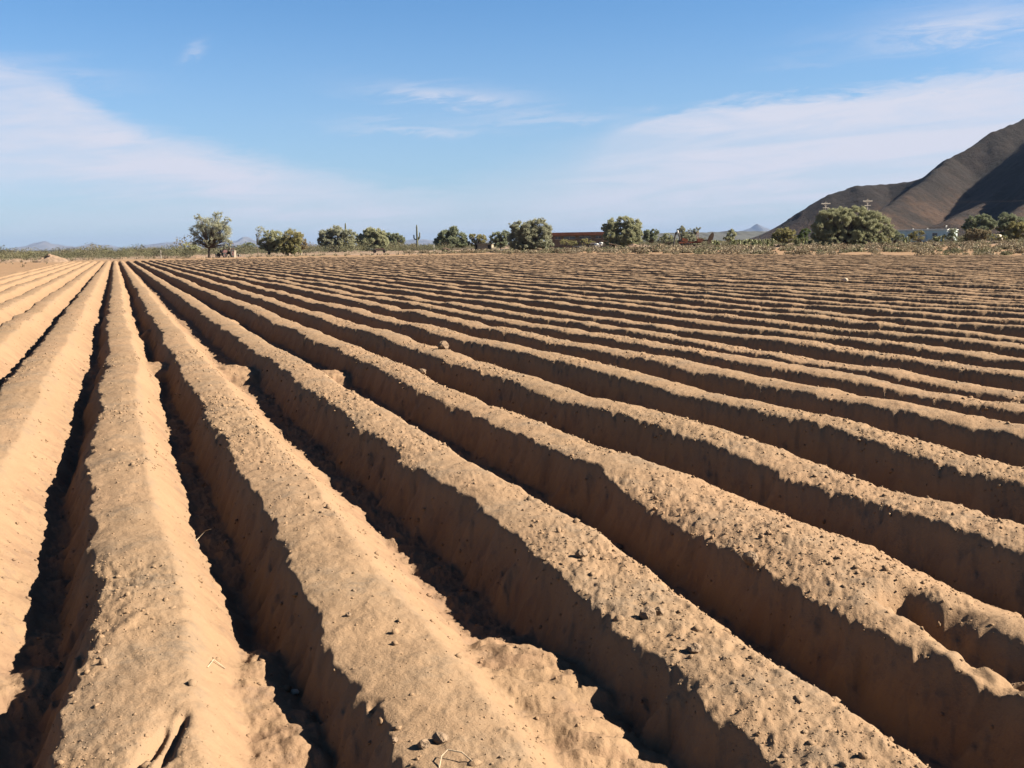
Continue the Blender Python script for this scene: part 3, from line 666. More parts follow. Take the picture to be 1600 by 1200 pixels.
# ---------------------------------------------------------------- stuff: scrub belt, dry weeds
def scrub():
    rs = np.random.RandomState(77); C = []; S_ = []; MI = []
    def patch(px0, px1, D0, D1, n, h, sp=0.0):
        for _ in range(n):
            px = rs.uniform(px0, px1); D = math.exp(rs.uniform(math.log(D0), math.log(D1))); p = at(px, D)
            if .5+float(vnoise(np.array([p.x/22]), np.array([p.y/22]), 5)[0]) < sp: continue
            hh = h*.66*math.exp(rs.normal()*.30); k = int(rs.randint(170, 240)); m_ = rs.randint(0, 4) if px < 1080 or D > 460 else int(rs.choice([0, 1, 3, 3, 3]))
            v = rs.normal(size=(k, 3)); v /= np.linalg.norm(v, axis=1)[:, None]; v *= (rs.uniform(.1, 1, k)**.6)[:, None]
            c = np.array(p)[None]+v*np.array([hh*rs.uniform(.7, 1.3), hh*.8, hh*.5]); c[:, 2] = np.maximum(GZ+.1, GZ+hh*.5+v[:, 2]*hh*.5)
            C.append(c); S_.append(np.full(k, .056*max(hh, 1.2)*(1+D/600))); MI.append(np.full(k, m_))
    patch(-250, 320, 186, 330, 420, 2.15, .15); patch(-250, 700, 250, 600, 640, 3.0, .1); patch(-250, 1100, 500, 1300, 900, 3.4)
    patch(640, 1260, 300, 560, 480, 1.8, .25); patch(1100, 1800, 290, 800, 620, 1.9, .15); patch(320, 760, 300, 420, 260, 1.5, .2); patch(1000, 1800, 235, 300, 130, 1.2, .3); patch(1100, 1800, 240, 420, 480, 2.1, .2)
    C = np.concatenate(C); S_ = np.concatenate(S_); MI = np.concatenate(MI)
    V, F = leaf_quads(C, S_, rs) if False else (None, None)
    n = len(C); d = rs.normal(size=(n, 3)); d /= np.linalg.norm(d, axis=1)[:, None]; e = np.cross(d, rs.normal(size=(n, 3))); e /= np.linalg.norm(e, axis=1)[:, None]
    s = S_[:, None]*rs.uniform(.7, 1.3, n)[:, None]
    V = np.stack([C-d*s*.6, C+e*s*.4, C+d*s*.6, C-e*s*.4], 1).reshape(-1, 3); F = np.arange(4*n).reshape(n, 4)
    o = newmesh('desert_scrub', V, F, [leafmat('olive_scrub', (.105, .105, .062), (.135, .130, .080), None, .15), leafmat('brown_scrub', (.125, .110, .068), (.165, .140, .088), None, .15),
        leafmat('dark_scrub', (.065, .068, .042), (.085, .088, .052), None, .15), leafmat('yellow_scrub', (.13, .125, .066), (.165, .155, .080), None, .15)], mi=MI)
    tag(o, 'belt of low desert scrub reaching to the horizon', kind='stuff')
scrub()
def weeds():
    rs = np.random.RandomState(78); Vs = []; MI = []
    def patch(n, fx, hgt, blades, thr, kinds=3):
        for _ in range(n):
            p = fx(rs)
            if p is None: continue
            if .5+float(vnoise(np.array([p.x/9]), np.array([p.y/9]), 6)[0]) < thr: continue
            h = hgt*rs.uniform(.5, 1.3); m_ = rs.randint(0, kinds)
            k = blades; an = rs.uniform(0, 6.28, k); ln = rs.uniform(.1, 1.0, k)
            b0 = np.stack([p.x+rs.normal(size=k)*.25*h, p.y+rs.normal(size=k)*.25*h, np.full(k, p.z)], 1)
            tip = b0+np.stack([np.cos(an)*ln*h*.9, np.sin(an)*ln*h*.9, h*rs.uniform(.35, 1, k)], 1)
            wd = np.stack([-np.sin(an), np.cos(an), np.zeros(k)], 1)*h*.10
            Vs.append(np.stack([b0-wd, b0+wd, tip+wd*.5, tip-wd*.5], 1).reshape(-1, 3)); MI.append(np.full(k, m_))
    def right(rs):     # beyond the last furrow
        x = 57.8+150*rs.rand()**1.3+1.5*float(n1(np.array([rs.rand()*40]), 1, 3)[0]); y = rs.uniform(25, 230); return Vector((x, y, GZ))
    def mounds(n, thr):
        for _ in range(n):
            p = right(rs)
            if .5+float(vnoise(np.array([p.x/9]), np.array([p.y/9]), 6)[0]) < thr: continue
            h = .42*math.exp(rs.normal()*.35); k = 190; m_ = rs.randint(0, 5)
            v = rs.normal(size=(k, 3)); v /= np.linalg.norm(v, axis=1)[:, None]; v *= rs.uniform(.3, 1.05, k)[:, None]
            c = np.array(p)[None]+v*np.array([h*rs.uniform(1.0, 1.9), h*1.2, h]); c[:, 2] = np.abs(c[:, 2]-GZ)+GZ
            d = rs.normal(size=(k, 3)); d /= np.linalg.norm(d, axis=1)[:, None]; e = np.cross(d, rs.normal(size=(k, 3))); e /= np.linalg.norm(e, axis=1)[:, None]
            s = (.075*h+.018)*(1+math.hypot(p.x, p.y)/200)*rs.uniform(.7, 1.4, k)[:, None]
            Vs.append(np.stack([c-d*s, c+e*s*.5, c+d*s, c-e*s*.5], 1).reshape(-1, 3)); MI.append(np.full(k, m_))
    mounds(2700, .40)
    def end(rs):       # past the far end of the furrows
        x = rs.uniform(-70, 60); return Vector((x, 168-.347*x+rs.uniform(2, 60), GZ))
    patch(420, end, .45, 16, .45)
    def bank(rs):
        x = rs.uniform(-60, -7.5); return Vector((x, rs.uniform(120, 190), GZ))
    patch(160, bank, .3, 12, .5)
    V = np.concatenate(Vs); MI = np.concatenate(MI)
    o = newmesh('dry_weeds', V, np.arange(len(V)).reshape(-1, 4), [leafmat('straw', (.241, .190, .121), (.299, .230, .149), None, .2), leafmat('tan_weed', (.190, .161, .098), (.247, .201, .127), None, .2),
        leafmat('grey_straw', (.196, .161, .109), (.253, .207, .144), None, .2), leafmat('olive_weed', (.132, .127, .071), (.172, .161, .092), None, .2), leafmat('brown_weed', (.161, .127, .081), (.218, .167, .109), None, .2)], mi=MI)
    tag(o, 'dry tan weeds and low grass around the furrows', kind='stuff')
weeds()
def clods():
    rs = np.random.RandomState(79); N = 80000
    r = 1.6*np.exp(rs.rand(N)*math.log(34/1.6)); a = np.radians(rs.uniform(-14, 56, N))
    x = r*np.sin(a); y = r*np.cos(a)
    rough = fbm(x, y, 1.6, 25, 3)
    z = height(x, y)
    keep = (rs.rand(N) < np.where(z > -.09, np.clip(.28+1.6*rough, .06, 1), .16)) & (x > -3.4+0*x) | ((rs.rand(N) < .02))
    x, y, z, r = x[keep], y[keep], z[keep], r[keep]; n = len(x)
    s = .0029*np.exp(rs.exponential(.36, n))*np.clip(r/4, .8, 2.4); s = np.minimum(s, .018)
    phi = (1+5**.5)/2
    I = np.array([(-1, phi, 0), (1, phi, 0), (-1, -phi, 0), (1, -phi, 0), (0, -1, phi), (0, 1, phi), (0, -1, -phi), (0, 1, -phi), (phi, 0, -1), (phi, 0, 1), (-phi, 0, -1), (-phi, 0, 1)], float)/1.9
    T = np.array([(0, 11, 5), (0, 5, 1), (0, 1, 7), (0, 7, 10), (0, 10, 11), (1, 5, 9), (5, 11, 4), (11, 10, 2), (10, 7, 6), (7, 1, 8), (3, 9, 4), (3, 4, 2), (3, 2, 6), (3, 6, 8), (3, 8, 9), (4, 9, 5), (2, 4, 11), (6, 2, 10), (8, 6, 7), (9, 8, 1)])
    J = I[None]*rs.uniform(.45, 1.4, (n, 12, 1))
    J = J*rs.uniform(.7, 1.3, (n, 1, 3)); th = rs.uniform(0, 6.28, n); c_, s_ = np.cos(th)[:, None], np.sin(th)[:, None]
    X = J[..., 0]*c_-J[..., 1]*s_; Y = J[..., 0]*s_+J[..., 1]*c_; Z = J[..., 2]*.8
    V = np.stack([X*s[:, None]+x[:, None], Y*s[:, None]+y[:, None], Z*s[:, None]+z[:, None]+s[:, None]*.08], -1).reshape(-1, 3)
    F = (T[None]+12*np.arange(n)[:, None, None]).reshape(-1, 3)
    print('clods', n)
    tag(newmesh('soil_clods', V, F, M_FIELD), 'crumbs and small clods of dry soil scattered over the ridges', kind='stuff')
clods()

# ---------------------------------------------------------------- loose stones, twigs
M_STONE = simple('dry_clod_soil', (.225, .158, .104), (.17, .12, .08), 30, 1, spec=.05, bump=.8, bscale=60)
M_PALE = simple('pale_stone', (.55, .45, .33), (.42, .33, .24), 30, .9, spec=.1, bump=.5, bscale=60)
M_TWIG = simple('dry_twig_bark', (.42, .33, .22), (.28, .21, .14), 20, .9)
def hz1(x, y): return float(height(np.array([x]), np.array([y]))[0])
def onfield(px, py, z0):
    z = z0
    for _ in range(6): p = gp(px, py, z); z = hz1(p.x, p.y)*.7+z*.3
    p = gp(px, py, z); return Vector((p.x, p.y, hz1(p.x, p.y)))
for i, (px, py, z0, r_, m_, name, lb) in enumerate([
        (688, 1158, -.03, .022, M_STONE, 'soil_clod', 'largest rounded clod near the bottom edge of the photo, left of the stepped slump'),
        (662, 1166, -.03, .015, M_STONE, 'soil_clod', 'small clod just left of the largest rounded clod at the bottom'),
        (616, 1160, -.03, .010, M_STONE, 'soil_clod', 'small low clod left of the pair of clods at the bottom'),
        (461, 1084, -.3, .014, M_PALE, 'stone', 'pale stone lying in the shaded furrow at lower left'),
        (1012, 966, -.03, .030, M_STONE, 'soil_clod', 'pointed clod on the crest at lower centre'),
        (1030, 960, -.03, .020, M_STONE, 'soil_clod', 'smaller clod touching the right of the pointed clod on the crest'),
        (1085, 1018, -.03, .024, M_STONE, 'soil_clod', 'squat clod on the crest right of the pointed clod'),
        (1172, 878, -.12, .034, M_STONE, 'soil_clod', 'big rounded clod hanging on the shaded wall under a crest'),
        (909, 869, -.03, .026, M_STONE, 'soil_clod', 'rounded clod sitting mid crest left of the pointed clod'),
        (693, 545, 0.02, .085, M_STONE, 'soil_clod', 'upright lump of soil standing on a crest in the middle distance'),
        (659, 583, 0.02, .05, M_STONE, 'soil_clod', 'lump of soil on the edge of a crest left below the upright lump'),
        (1320, 450, 0.02, .10, M_PALE, 'stone', 'pale lump on the far furrows at right centre'),
        (963, 797, -.03, .03, M_STONE, 'soil_clod', 'clod on the far lip of the crest near the centre of the field'),
        (545, 962, -.03, .010, M_STONE, 'soil_clod', 'dark little clod alone on the smooth second crest')]):
    rg = random.Random(300+i); p = onfield(px, py, z0)
    o = MB().lump((0, 0, r_*.45), r_, rg, 2, (rg.uniform(.9, 1.3), rg.uniform(.8, 1.1), rg.uniform(.65, 1.0)), .16).build(name, m_, loc=p)
    o.rotation_euler = (0, 0, rg.uniform(0, 6)); tag(o, lb, 'stone' if name == 'stone' else 'clod', 'loose lumps lying on the furrows')
def twig(pts, rad, lb):
    P = [onfield(px, py, z0)+Vector((0, 0, h)) for px, py, z0, h in pts]
    o = MB().tube([p-P[0] for p in P], rad, 6).build('dry_twig', M_TWIG, loc=P[0]); tag(o, lb, 'twig', 'dry twigs on the furrows')
twig([(306, 846, -.15, .004), (312, 848, -.17, .03), (322, 849, -.2, .07), (331, 853, -.22, .09)], [.002, .002, .0016, .001], 'thin pale curved twig sticking out over the shaded furrow at left')
twig([(686, 1200, -.03, .0), (690, 1190, -.03, .015), (700, 1184, -.03, .022), (722, 1187, -.03, .02), (738, 1194, -.03, .008)], .0018, 'pale bent stalk arching off the crest at the bottom edge')
twig([(324, 1044, -.1, .003), (334, 1036, -.1, .012), (352, 1046, -.1, .004)], .0018, 'short twigs beside the crack at lower left')

# ---------------------------------------------------------------- machinery and buildings
M_RUBBER = simple('old_rubber', (.018, .017, .016), (.03, .028, .025), 5, .85)
M_RED = simple('faded_red_paint', (.085, .028, .024), (.045, .024, .022), 4, .6, bump=.1)
M_DARKM = simple('dark_greasy_metal', (.035, .03, .028), (.06, .045, .035), 6, .7)
M_RUST = simple('rusty_steel', (.26, .075, .03), (.13, .045, .022), 2.5, .85, bump=.2)
M_RUSTD = simple('dark_rusty_steel', (.085, .035, .022), (.045, .025, .02), 3, .85)
M_WOOD = simple('weathered_planks', (.32, .27, .19), (.22, .175, .12), 2, .9)
M_TIN = simple('weathered_tin', (.22, .24, .22), (.15, .16, .14), 1.5, .5, .3)
M_CREAM = simple('cream_paint', (.48, .42, .32), (.38, .32, .24), 2, .7)
M_WHITE = simple('white_paint', (.58, .58, .55), (.50, .50, .47), 1, .6)
M_BLUE = simple('pale_blue_siding', (.46, .62, .64), (.42, .57, .60), .8, .6)
M_MINT = simple('pale_mint_siding', (.50, .58, .56), (.44, .52, .50), .8, .6)
M_BLACK = simple('shade_and_scrap_black', (.015, .013, .012), (.02, .018, .016), 1, .9)  # black for the painted shade in the shed openings, and for scrap
M_GLASS = simple('dusty_window_glass', (.05, .06, .07), (.08, .09, .10), 1, .2, spec=.5)
M_DIRT = simple('mound_earth', (.225, .158, .11), (.165, .115, .08), 1.2, 1, spec=.05, bump=.6, bscale=8)
M_BRUST = simple('rust_red_roof_metal', (.23, .085, .045), (.16, .06, .035), .6, .8)
M_BROWN = simple('brown_board_wall', (.20, .14, .09), (.14, .10, .07), .7, .9)
def wheel(root, c, r, wd, ax=Vector((1, 0, 0)), parts=True):
    c = Vector(c); t = MB(); n = 24; b_ = Vector((0, 0, 1)); a_ = ax.cross(b_)
    V = []; F = []
    prof = [(-wd/2, r*.62), (-wd/2, r*.9), (-wd*.35, r), (wd*.35, r), (wd/2, r*.9), (wd/2, r*.62)]
    for j in range(n):
        w_ = 2*math.pi*j/n
        for o_, q_ in prof: V.append(c+ax*o_+(a_*math.cos(w_)+b_*math.sin(w_))*q_*(1 if q_ < r*.95 else (1.0 if j % 2 else .96)))
    k = len(prof)
    for j in range(n):
        for i in range(k): F.append((j*k+i, j*k+(i+1) % k, ((j+1) % n)*k+(i+1) % k, ((j+1) % n)*k+i))
    w_o = MB().add(V, F).build('wheel', M_RUBBER, root)
    MB().tube([c-ax*wd*.2, c+ax*wd*.2], r*.63, 18).tube([c-ax*wd*.38, c+ax*wd*.38], r*.18, 10).build('rim', M_RED, w_o)
    return w_o
# tractor: rear wheels at local y=0, nose towards -y
tr = empty('tractor', at(357, 190), -YAW+R(-24), 'old dark red tractor parked beside the open crowned tree past the furrows', 'tractor')
wheel(tr, (-.85, 0, .72), .72, .38); wheel(tr, (.85, 0, .72), .72, .38); wheel(tr, (-.62, -2.0, .42), .42, .2); wheel(tr, (.62, -2.0, .42), .42, .2)
MB().box((0, -.1, .85), (.55, 1.0, .55)).box((0, -1.0, .75), (.38, 1.5, .35)).tube([(-.9, 0, .72), (.9, 0, .72)], .09).tube([(-.65, -2, .42), (.65, -2, .42)], .05).build('chassis', M_DARKM, tr)
MB().box((0, -1.35, 1.12), (.52, 1.45, .48), taper=.86).build('hood', M_RED, tr)
MB().box((0, -2.09, 1.1), (.42, .04, .42)).build('grille', M_DARKM, tr)
for s_ in (-1, 1):
    MB().tube([(s_*.2, -2.12, 1.2), (s_*.2, -2.16, 1.2)], .07, 10).build('headlight', M_WHITE, tr)
    f_ = MB()
    for k in range(7):
        a0 = math.pi*(.12+.76*k/6); a1 = math.pi*(.12+.76*(k+1)/6) if k < 6 else None
        if a1: f_.tube([(s_*.85, .80*math.cos(a0), .72+.80*math.sin(a0)), (s_*.85, .80*math.cos(a1), .72+.80*math.sin(a1))], .06, 6)
    f_.box((s_*.85, 0, 1.50), (.44, .7, .05)); f_.build('fender', M_RED, tr)
MB().tube([(0, -.55, 1.2), (0, -.35, 1.55)], .025, 6).tube([(.2*math.cos(a*.52), -.35+.04*math.sin(a*.52), 1.56+.2*math.sin(a*.52)) for a in range(13)], .018, 6).build('steering_wheel', M_DARKM, tr)
MB().box((0, .15, 1.25), (.45, .42, .1)).box((0, .36, 1.48), (.45, .08, .42)).build('seat', M_CREAM, tr)
MB().tube([(.18, -1.5, 1.3), (.18, -1.5, 2.0)], .035, 8).build('exhaust', M_DARKM, tr)
MB().box((0, .1, 2.42), (1.35, 1.3, .05)).tube([(-.6, .6, .9), (-.6, .6, 2.4)], .03, 6).tube([(.6, .6, .9), (.6, .6, 2.4)], .03, 6).tube([(-.6, -.4, 1.2), (-.6, -.4, 2.4)], .025, 6).tube([(.6, -.4, 1.2), (.6, -.4, 2.4)], .025, 6).build('canopy', M_RUSTD, tr)
im = empty('towed_implement', at(342, 192), -YAW+R(8), 'small two wheeled farm implement with a low bar left of the tractor', 'implement')
wheel(im, (-.55, 0, .38), .38, .16); wheel(im, (.75, .1, .38), .38, .16)
MB().box((.1, 0, .62), (1.7, .14, .14)).box((.1, .35, .55), (1.4, .08, .1)).tube([(.1, 0, .6), (.4, -.9, .45)], .05).build('frame', M_DARKM, im)
for k in range(4): MB().tube([(-.4+k*.34, .35, .55), (-.4+k*.34, .5, .25), (-.4+k*.34, .38, .05)], .025, 5).build('tine', M_RUSTD, im)
bd = empty('pale_post', at(367, 187), 0, 'pale upright board standing against the right side of the tractor', 'post')
MB().box((0, 0, .62), (.34, .1, 1.25), Matrix.Rotation(R(3), 3, 'Y')).build('board', M_CREAM, bd)
MB().tube([(0, .12, -.1), (0, .09, .7)], .04, 6).build('stake', M_WOOD, bd)
jk = empty('farm_implement', at(373, 205), .3, 'small grey tipped implement lying in the weeds right of the tractor', 'implement')
MB().box((0, 0, .35), (1.0, .3, .08), Matrix.Rotation(R(18), 3, 'Y')).build('frame', M_TIN, jk)
MB().tube([(-.4, 0, .1), (-.4, 0, .75)], .05).build('leg', M_DARKM, jk); MB().tube([(.35, 0, 0), (.35, .1, .4)], .04).build('leg', M_DARKM, jk); wheel(jk, (-.2, -.2, .25), .25, .1)

# flat trailer
tl = empty('flat_trailer', at(591, 250), -YAW+R(6), 'low dark flat bed trailer with a raised nose in front of the round tree', 'trailer')
MB().box((.1, 0, .78), (3.0, 1.5, .1)).box((.1, -.7, .66), (3.0, .08, .16)).box((.1, .7, .66), (3.0, .08, .16)).build('bed', M_DARKM, tl)
MB().tube([(-1.4, 0, .75), (-1.9, 0, 1.05)], .06).box((-1.35, 0, .95), (.08, 1.4, .35)).tube([(-1.4, -.5, .72), (-1.9, 0, 1.05)], .05).tube([(-1.4, .5, .72), (-1.9, 0, 1.05)], .05).build('drawbar', M_TIN, tl)
for x0 in (-.85, 1.35):
    for y0 in (-.75, .75): wheel(tl, (x0, y0, .42 if x0 < 0 else .34), .42 if x0 < 0 else .34, .2, Vector((0, 1, 0)))
MB().box((.3, 0, .93), (2.2, 1.2, .2), taper=.9).build('load', M_RUSTD, tl)

# rusty plough with hoop, beams and tilted disc at right
pl = empty('rusty_plough', at(1086, 252), -YAW, 'big rusty red plough with arched dark frame and tilted dark disc', 'plough')
MB().tube([(-4.4, 0, 0), (-4.2, 0, 1.7), (-3.9, 0, 2.9), (-3.55, 0, 3.1), (-3.3, 0, 2.6), (-3.0, .1, 1.2), (-2.7, .2, .4)], [.16, .17, .15, .15, .15, .17, .18], 8).tube([(-4.25, 0, 1.3), (-3.0, 0, 1.3)], .06).build('arched_frame', M_DARKM, pl)
MB().lump((-3.6, -.15, 2.95), .27, random.Random(4), 2, (.8, .5, 1.2), .05).build('white_cap', M_WHITE, pl)
MB().box((-1.0, 0, .95), (4.6, .28, .3)).box((.9, .4, 1.2), (1.9, .25, .25), Matrix.Rotation(R(-8), 3, 'Y')).box((-2.1, .3, 1.45), (1.2, .8, .5), Matrix.Rotation(R(12), 3, 'Y')).box((1.0, 0, 1.35), (1.1, .8, .55)).build('main_beam', M_RUST, pl)
for k in range(5):
    x0 = -2.4+k*.95
    MB().tube([(x0, 0, .95), (x0+.1, 0, .5), (x0+.35, 0, .08)], .08, 6).box((x0+.38, .05, .28), (.55, .08, .5), Matrix.Rotation(R(25), 3, 'Z')).build('share', M_RUSTD, pl)
for x0 in (.35, .62): MB().tube([(x0, 0, 1.1), (x0+.02, 0, 2.9)], .045, 6).build('lever', M_RUST, pl)
dsk = MB(); nax = Vector((.35, -.78, .30)).normalized(); ta = Vector((.58, .0, .815)).normalized()
tb = nax.cross(ta).normalized(); ta = tb.cross(nax)
V = []; n = 24
for o_, rr in ((0, 1.0), (.10, 1.0), (.22, .35)): 
    for j in range(n): w_ = 2*math.pi*j/n; V.append(Vector((3.2, 0, 1.55))-nax*o_+(ta*math.cos(w_)*1.55+tb*math.sin(w_)*.5)*rr)
F = [(i*n+j, i*n+(j+1) % n, (i+1)*n+(j+1) % n, (i+1)*n+j) for i in range(2) for j in range(n)] + [tuple(range(n))[::-1], tuple(range(2*n, 3*n))]
dsk.add(V, F).tube([(1.4, 0, 1.2), (3.1, 0, 1.4)], .1).build('tilted_disc', simple('blackened_steel', (.03, .02, .015), (.02, .014, .011), 3, 1.0, spec=.0), pl); pl.scale = (1.15, 1.15, 1.25)
wheel(pl, (-1.6, -.6, .45), .45, .18, Vector((0, 1, 0)))

# long shed with a rust-red roof edge
sh = empty('long_shed', at(903, 330), -YAW+R(-3), 'long low shed with a rust red roof band between two round trees', 'building')
MB().box((0, 3.0, 1.95), (19, 6, 3.9)).build('wall', M_BROWN, sh)
MB().box((0, 2.9, 4.35), (20, 7.4, .95)).build('roof', M_BRUST, sh)
for x0, wd in ((-6.2, 1.6), (-2.6, 3.6), (2.2, 3.4), (6.3, 1.6)):
    w_ = MB().box((x0, -.03, 3.15), (wd, .08, .7)).build('window', M_GLASS, sh)
    MB().box((x0, -.06, 3.55), (wd+.2, .12, .08)).box((x0, -.06, 2.76), (wd+.2, .14, .1)).box((x0, -.06, 3.15), (.08, .1, .7)).build('frame', M_CREAM, w_)
d_ = MB().box((4.6, -.03, 1.1), (1.0, .08, 2.2)).build('door', M_WOOD, sh); MB().box((4.95, -.09, 1.1), (.06, .06, .14)).build('handle', M_DARKM, d_)

# long white and blue mobile home under the hill; its near corner at px 1472
mh = empty('mobile_home', at(1479, 285), -YAW+R(-46), 'long low white roofed mobile home with a shaded blue side below the dark hill', 'building')
MB().box((-8, 3.3, 1.75), (16, 6.6, 3.0)).build('wall', M_BLUE, mh)
MB().box((.02, 3.3, 1.75), (.06, 6.56, 2.96)).build('end_wall', M_MINT, mh)
rf = MB().box((-8, 3.3, 3.33), (16.5, 7.1, .18)).box((-8, 3.3, 3.5), (16.2, 5.0, .16)).build('roof', M_WHITE, mh)
for x0 in (-10.5, -6.4): MB().tube([(x0, 2.4, 3.5), (x0, 2.4, 3.8)], .14, 8).tube([(x0, 2.4, 3.8), (x0, 2.4, 3.88)], .22, 8).build('vent', M_WHITE, rf)
MB().tube([(-1.5, 3, 3.5), (-1.5, 3, 4.2)], .03, 6).lump((-1.5, 3, 4.3), .22, random.Random(8), 2, (1, 1, 1), .02).build('vent', M_WHITE, rf)
MB().box((-18.4, 2.6, 2.9), (4.6, 5.0, .12), Matrix.Rotation(R(-4), 3, 'Y')).tube([(-20.2, .3, 0), (-20.2, .3, 2.8)], .06).tube([(-20.2, 4.6, 0), (-20.2, 4.6, 2.8)], .06).build('awning', M_WHITE, mh)
MB().box((-8, 3.3, .13), (15.8, 6.4, .24)).build('skirting', M_TIN, mh)
def window_(px_, py_, along_x):
    a = Vector((px_, py_, 2.05)); d = (lambda u, v, w_: (u, v, w_)) if along_x else (lambda u, v, w_: (v, u, w_))
    o = MB().box(a, d(1.3, .06, .9)).build('window', M_GLASS, mh); n_ = Vector((0, -.04, 0)) if along_x else Vector((.04, 0, 0)); u_ = Vector((1, 0, 0)) if along_x else Vector((0, 1, 0))
    MB().box(a+n_+Vector((0, 0, .49)), d(1.5, .08, .08)).box(a+n_-Vector((0, 0, .49)), d(1.5, .10, .08)).box(a+n_+u_*.7, d(.08, .07, .92)).box(a+n_-u_*.7, d(.08, .07, .92)).build('frame', M_WHITE, o)
for x0 in (-13, -9.4, -3.2): window_(x0, -.02, True)
window_(.06, 3.3, False)
d_ = MB().box((-6.1, -.02, 1.4), (.95, .07, 2.1)).build('door', M_WHITE, mh); MB().box((-5.75, -.08, 1.4), (.05, .06, .12)).build('handle', M_DARKM, d_)

# pale covered heap at the right
hp = empty('covered_heap', at(1558, 232), -YAW, 'low heap under a pale cream sheet between yellow bushes at the far right', 'heap')
o_ = MB().lump((0, 0, 1.0), 1.0, random.Random(9), 3, (1.25, .9, .85), .05).build('sheet', M_CREAM, hp, True)
MB().lump((0, 0, .45), 1.0, random.Random(10), 2, (1.35, 1.0, .6), .12).build('base_heap', M_DIRT, hp)

# power poles
M_POLE = simple('bleached_pole_wood', (.42, .38, .32), (.30, .26, .21), 2, .85)
M_ARM = simple('pale_crossarm_wood', (.60, .54, .44), (.48, .42, .34), 2, .8)  # crossarm wood paler than the pole
poles = []
for px, D, top_ in ((1289, 300, 11.8), (1354, 285, 11.8)):
    dark = px < 1300
    p = empty('power_pole', at(px, D), -YAW+R(5), 'wooden power pole with a pale crossarm %s' % ('standing clear of the biggest tree on its left' if dark else 'rising out of the top of the biggest tree'), 'power pole', 'power poles in front of the hill')
    MB().tube([(0, 0, -.2), (0, 0, top_)], [.17, .12], 10).build('pole', M_POLE, p)
    MB().box((0, -.14, top_-.55), (2.6, .13, .2)).build('crossarm', M_ARM, p)
    MB().box((0, -.14, top_-1.7), (1.7, .11, .16)).tube([(-.8, -.14, top_-.6), (0, -.1, top_-1.3)], .025, 5).tube([(.8, -.14, top_-.6), (0, -.1, top_-1.3)], .025, 5).build('brace', M_ARM, p)
    for x0 in (-1.15, -.45, .45, 1.15): MB().tube([(x0, -.14, top_-.45), (x0, -.14, top_-.25)], [.05, .035], 8).build('insulator', M_WHITE, p)
    if not dark: MB().tube([(.32, -.12, top_-4.0), (.32, -.12, top_-2.9)], .24, 12).build('transformer', M_WHITE, p)
    poles.append((at(px, D), top_-.25))
a0 = poles[0][0]+Vector((0, 0, poles[0][1])); a1 = poles[1][0]+Vector((0, 0, poles[1][1])); dv = a1-a0
for k, nm in enumerate(('upper power line sagging between the poles and on to the right', 'lower power line sagging beside the upper one')):
    off = Vector((0, 0, 0))+Vector((math.cos(YAW), -math.sin(YAW), 0))*(-1.15+2.3*k)
    pts = []
    far = a1 + Vector(cam2w(62, -18)+(0.,))
    for t in range(13): q_ = a0.lerp(a1, t/12); pts.append(q_+off-Vector((0, 0, .5*4*(t/12)*(1-t/12))))
    for t in range(1, 15): q_ = a1.lerp(far, t/14); pts.append(q_+off-Vector((0, 0, 1.3*4*(t/14)*(1-t/14))))
    tag(MB().tube([p-pts[0] for p in pts], .015, 4).build('power_line', M_DARKM, loc=pts[0]), nm, 'power line', 'power lines')

# fence posts
for px, D, h_, lb in ((678, 310, 1.7, 'white post standing left of the dark stepped tree'), (251, 200, 1.5, 'thin pale post in front of the scrub at left'), (984, 270, 1.2, 'short dark stake beside the junk heap'), (1126, 250, 1.0, 'pale stake in the weeds right of the plough')):
    tag(MB().tube([(0, 0, -.1), (0, 0, h_*.97), (0, 0, h_)], [.08, .07, .03], 8).build('fence_post', M_WHITE if 'white' in lb else M_POLE if 'pale' in lb else M_RUSTD, loc=at(px, D)), lb, 'post')

# derelict shed and the lumber around it
ds = empty('derelict_shed', at(757, 262), -YAW+R(-12), 'small flat roofed derelict shed of pale boards with two dark openings', 'shed')
MB().box((0, 1.1, .85), (3.6, 2.2, 1.7)).build('wall', M_WOOD, ds)
MB().box((0, 1.0, 1.78), (4.2, 2.7, .14)).build('roof', M_TIN, ds)
MB().box((1.15, -.03, .75), (.7, .08, 1.3)).build('doorway_shade', M_BLACK, ds)  # flat black panel painted as the shade inside the doorway
MB().box((-2.15, 1.0, .8), (.5, 1.8, 1.5)).build('side_opening_shade', M_BLACK, ds)  # second opening: a solid black block painted as its inner shade
pk = empty('plank_stack', at(722, 262), -YAW+R(3), 'long low stack of pale planks left of the derelict shed', 'planks')
for k, (x0, z0, l_) in enumerate(((0, .62, 6.0), (.3, .74, 5.2))): MB().box((x0, .1*k, z0), (l_, .9, .09)).build('plank', M_WOOD, pk)
for x0 in (-2.4, 2.2): MB().box((x0, 0, .28), (.3, .8, .55)).build('trestle', M_DARKM, pk)
ht = tag(MB().lump((0, 0, .4), .75, random.Random(12), 2, (1.3, .8, .8), .22).build('junk_heap', M_RUSTD, loc=at(696, 258)), 'dark heap of junk at the left end of the plank stack', 'heap')
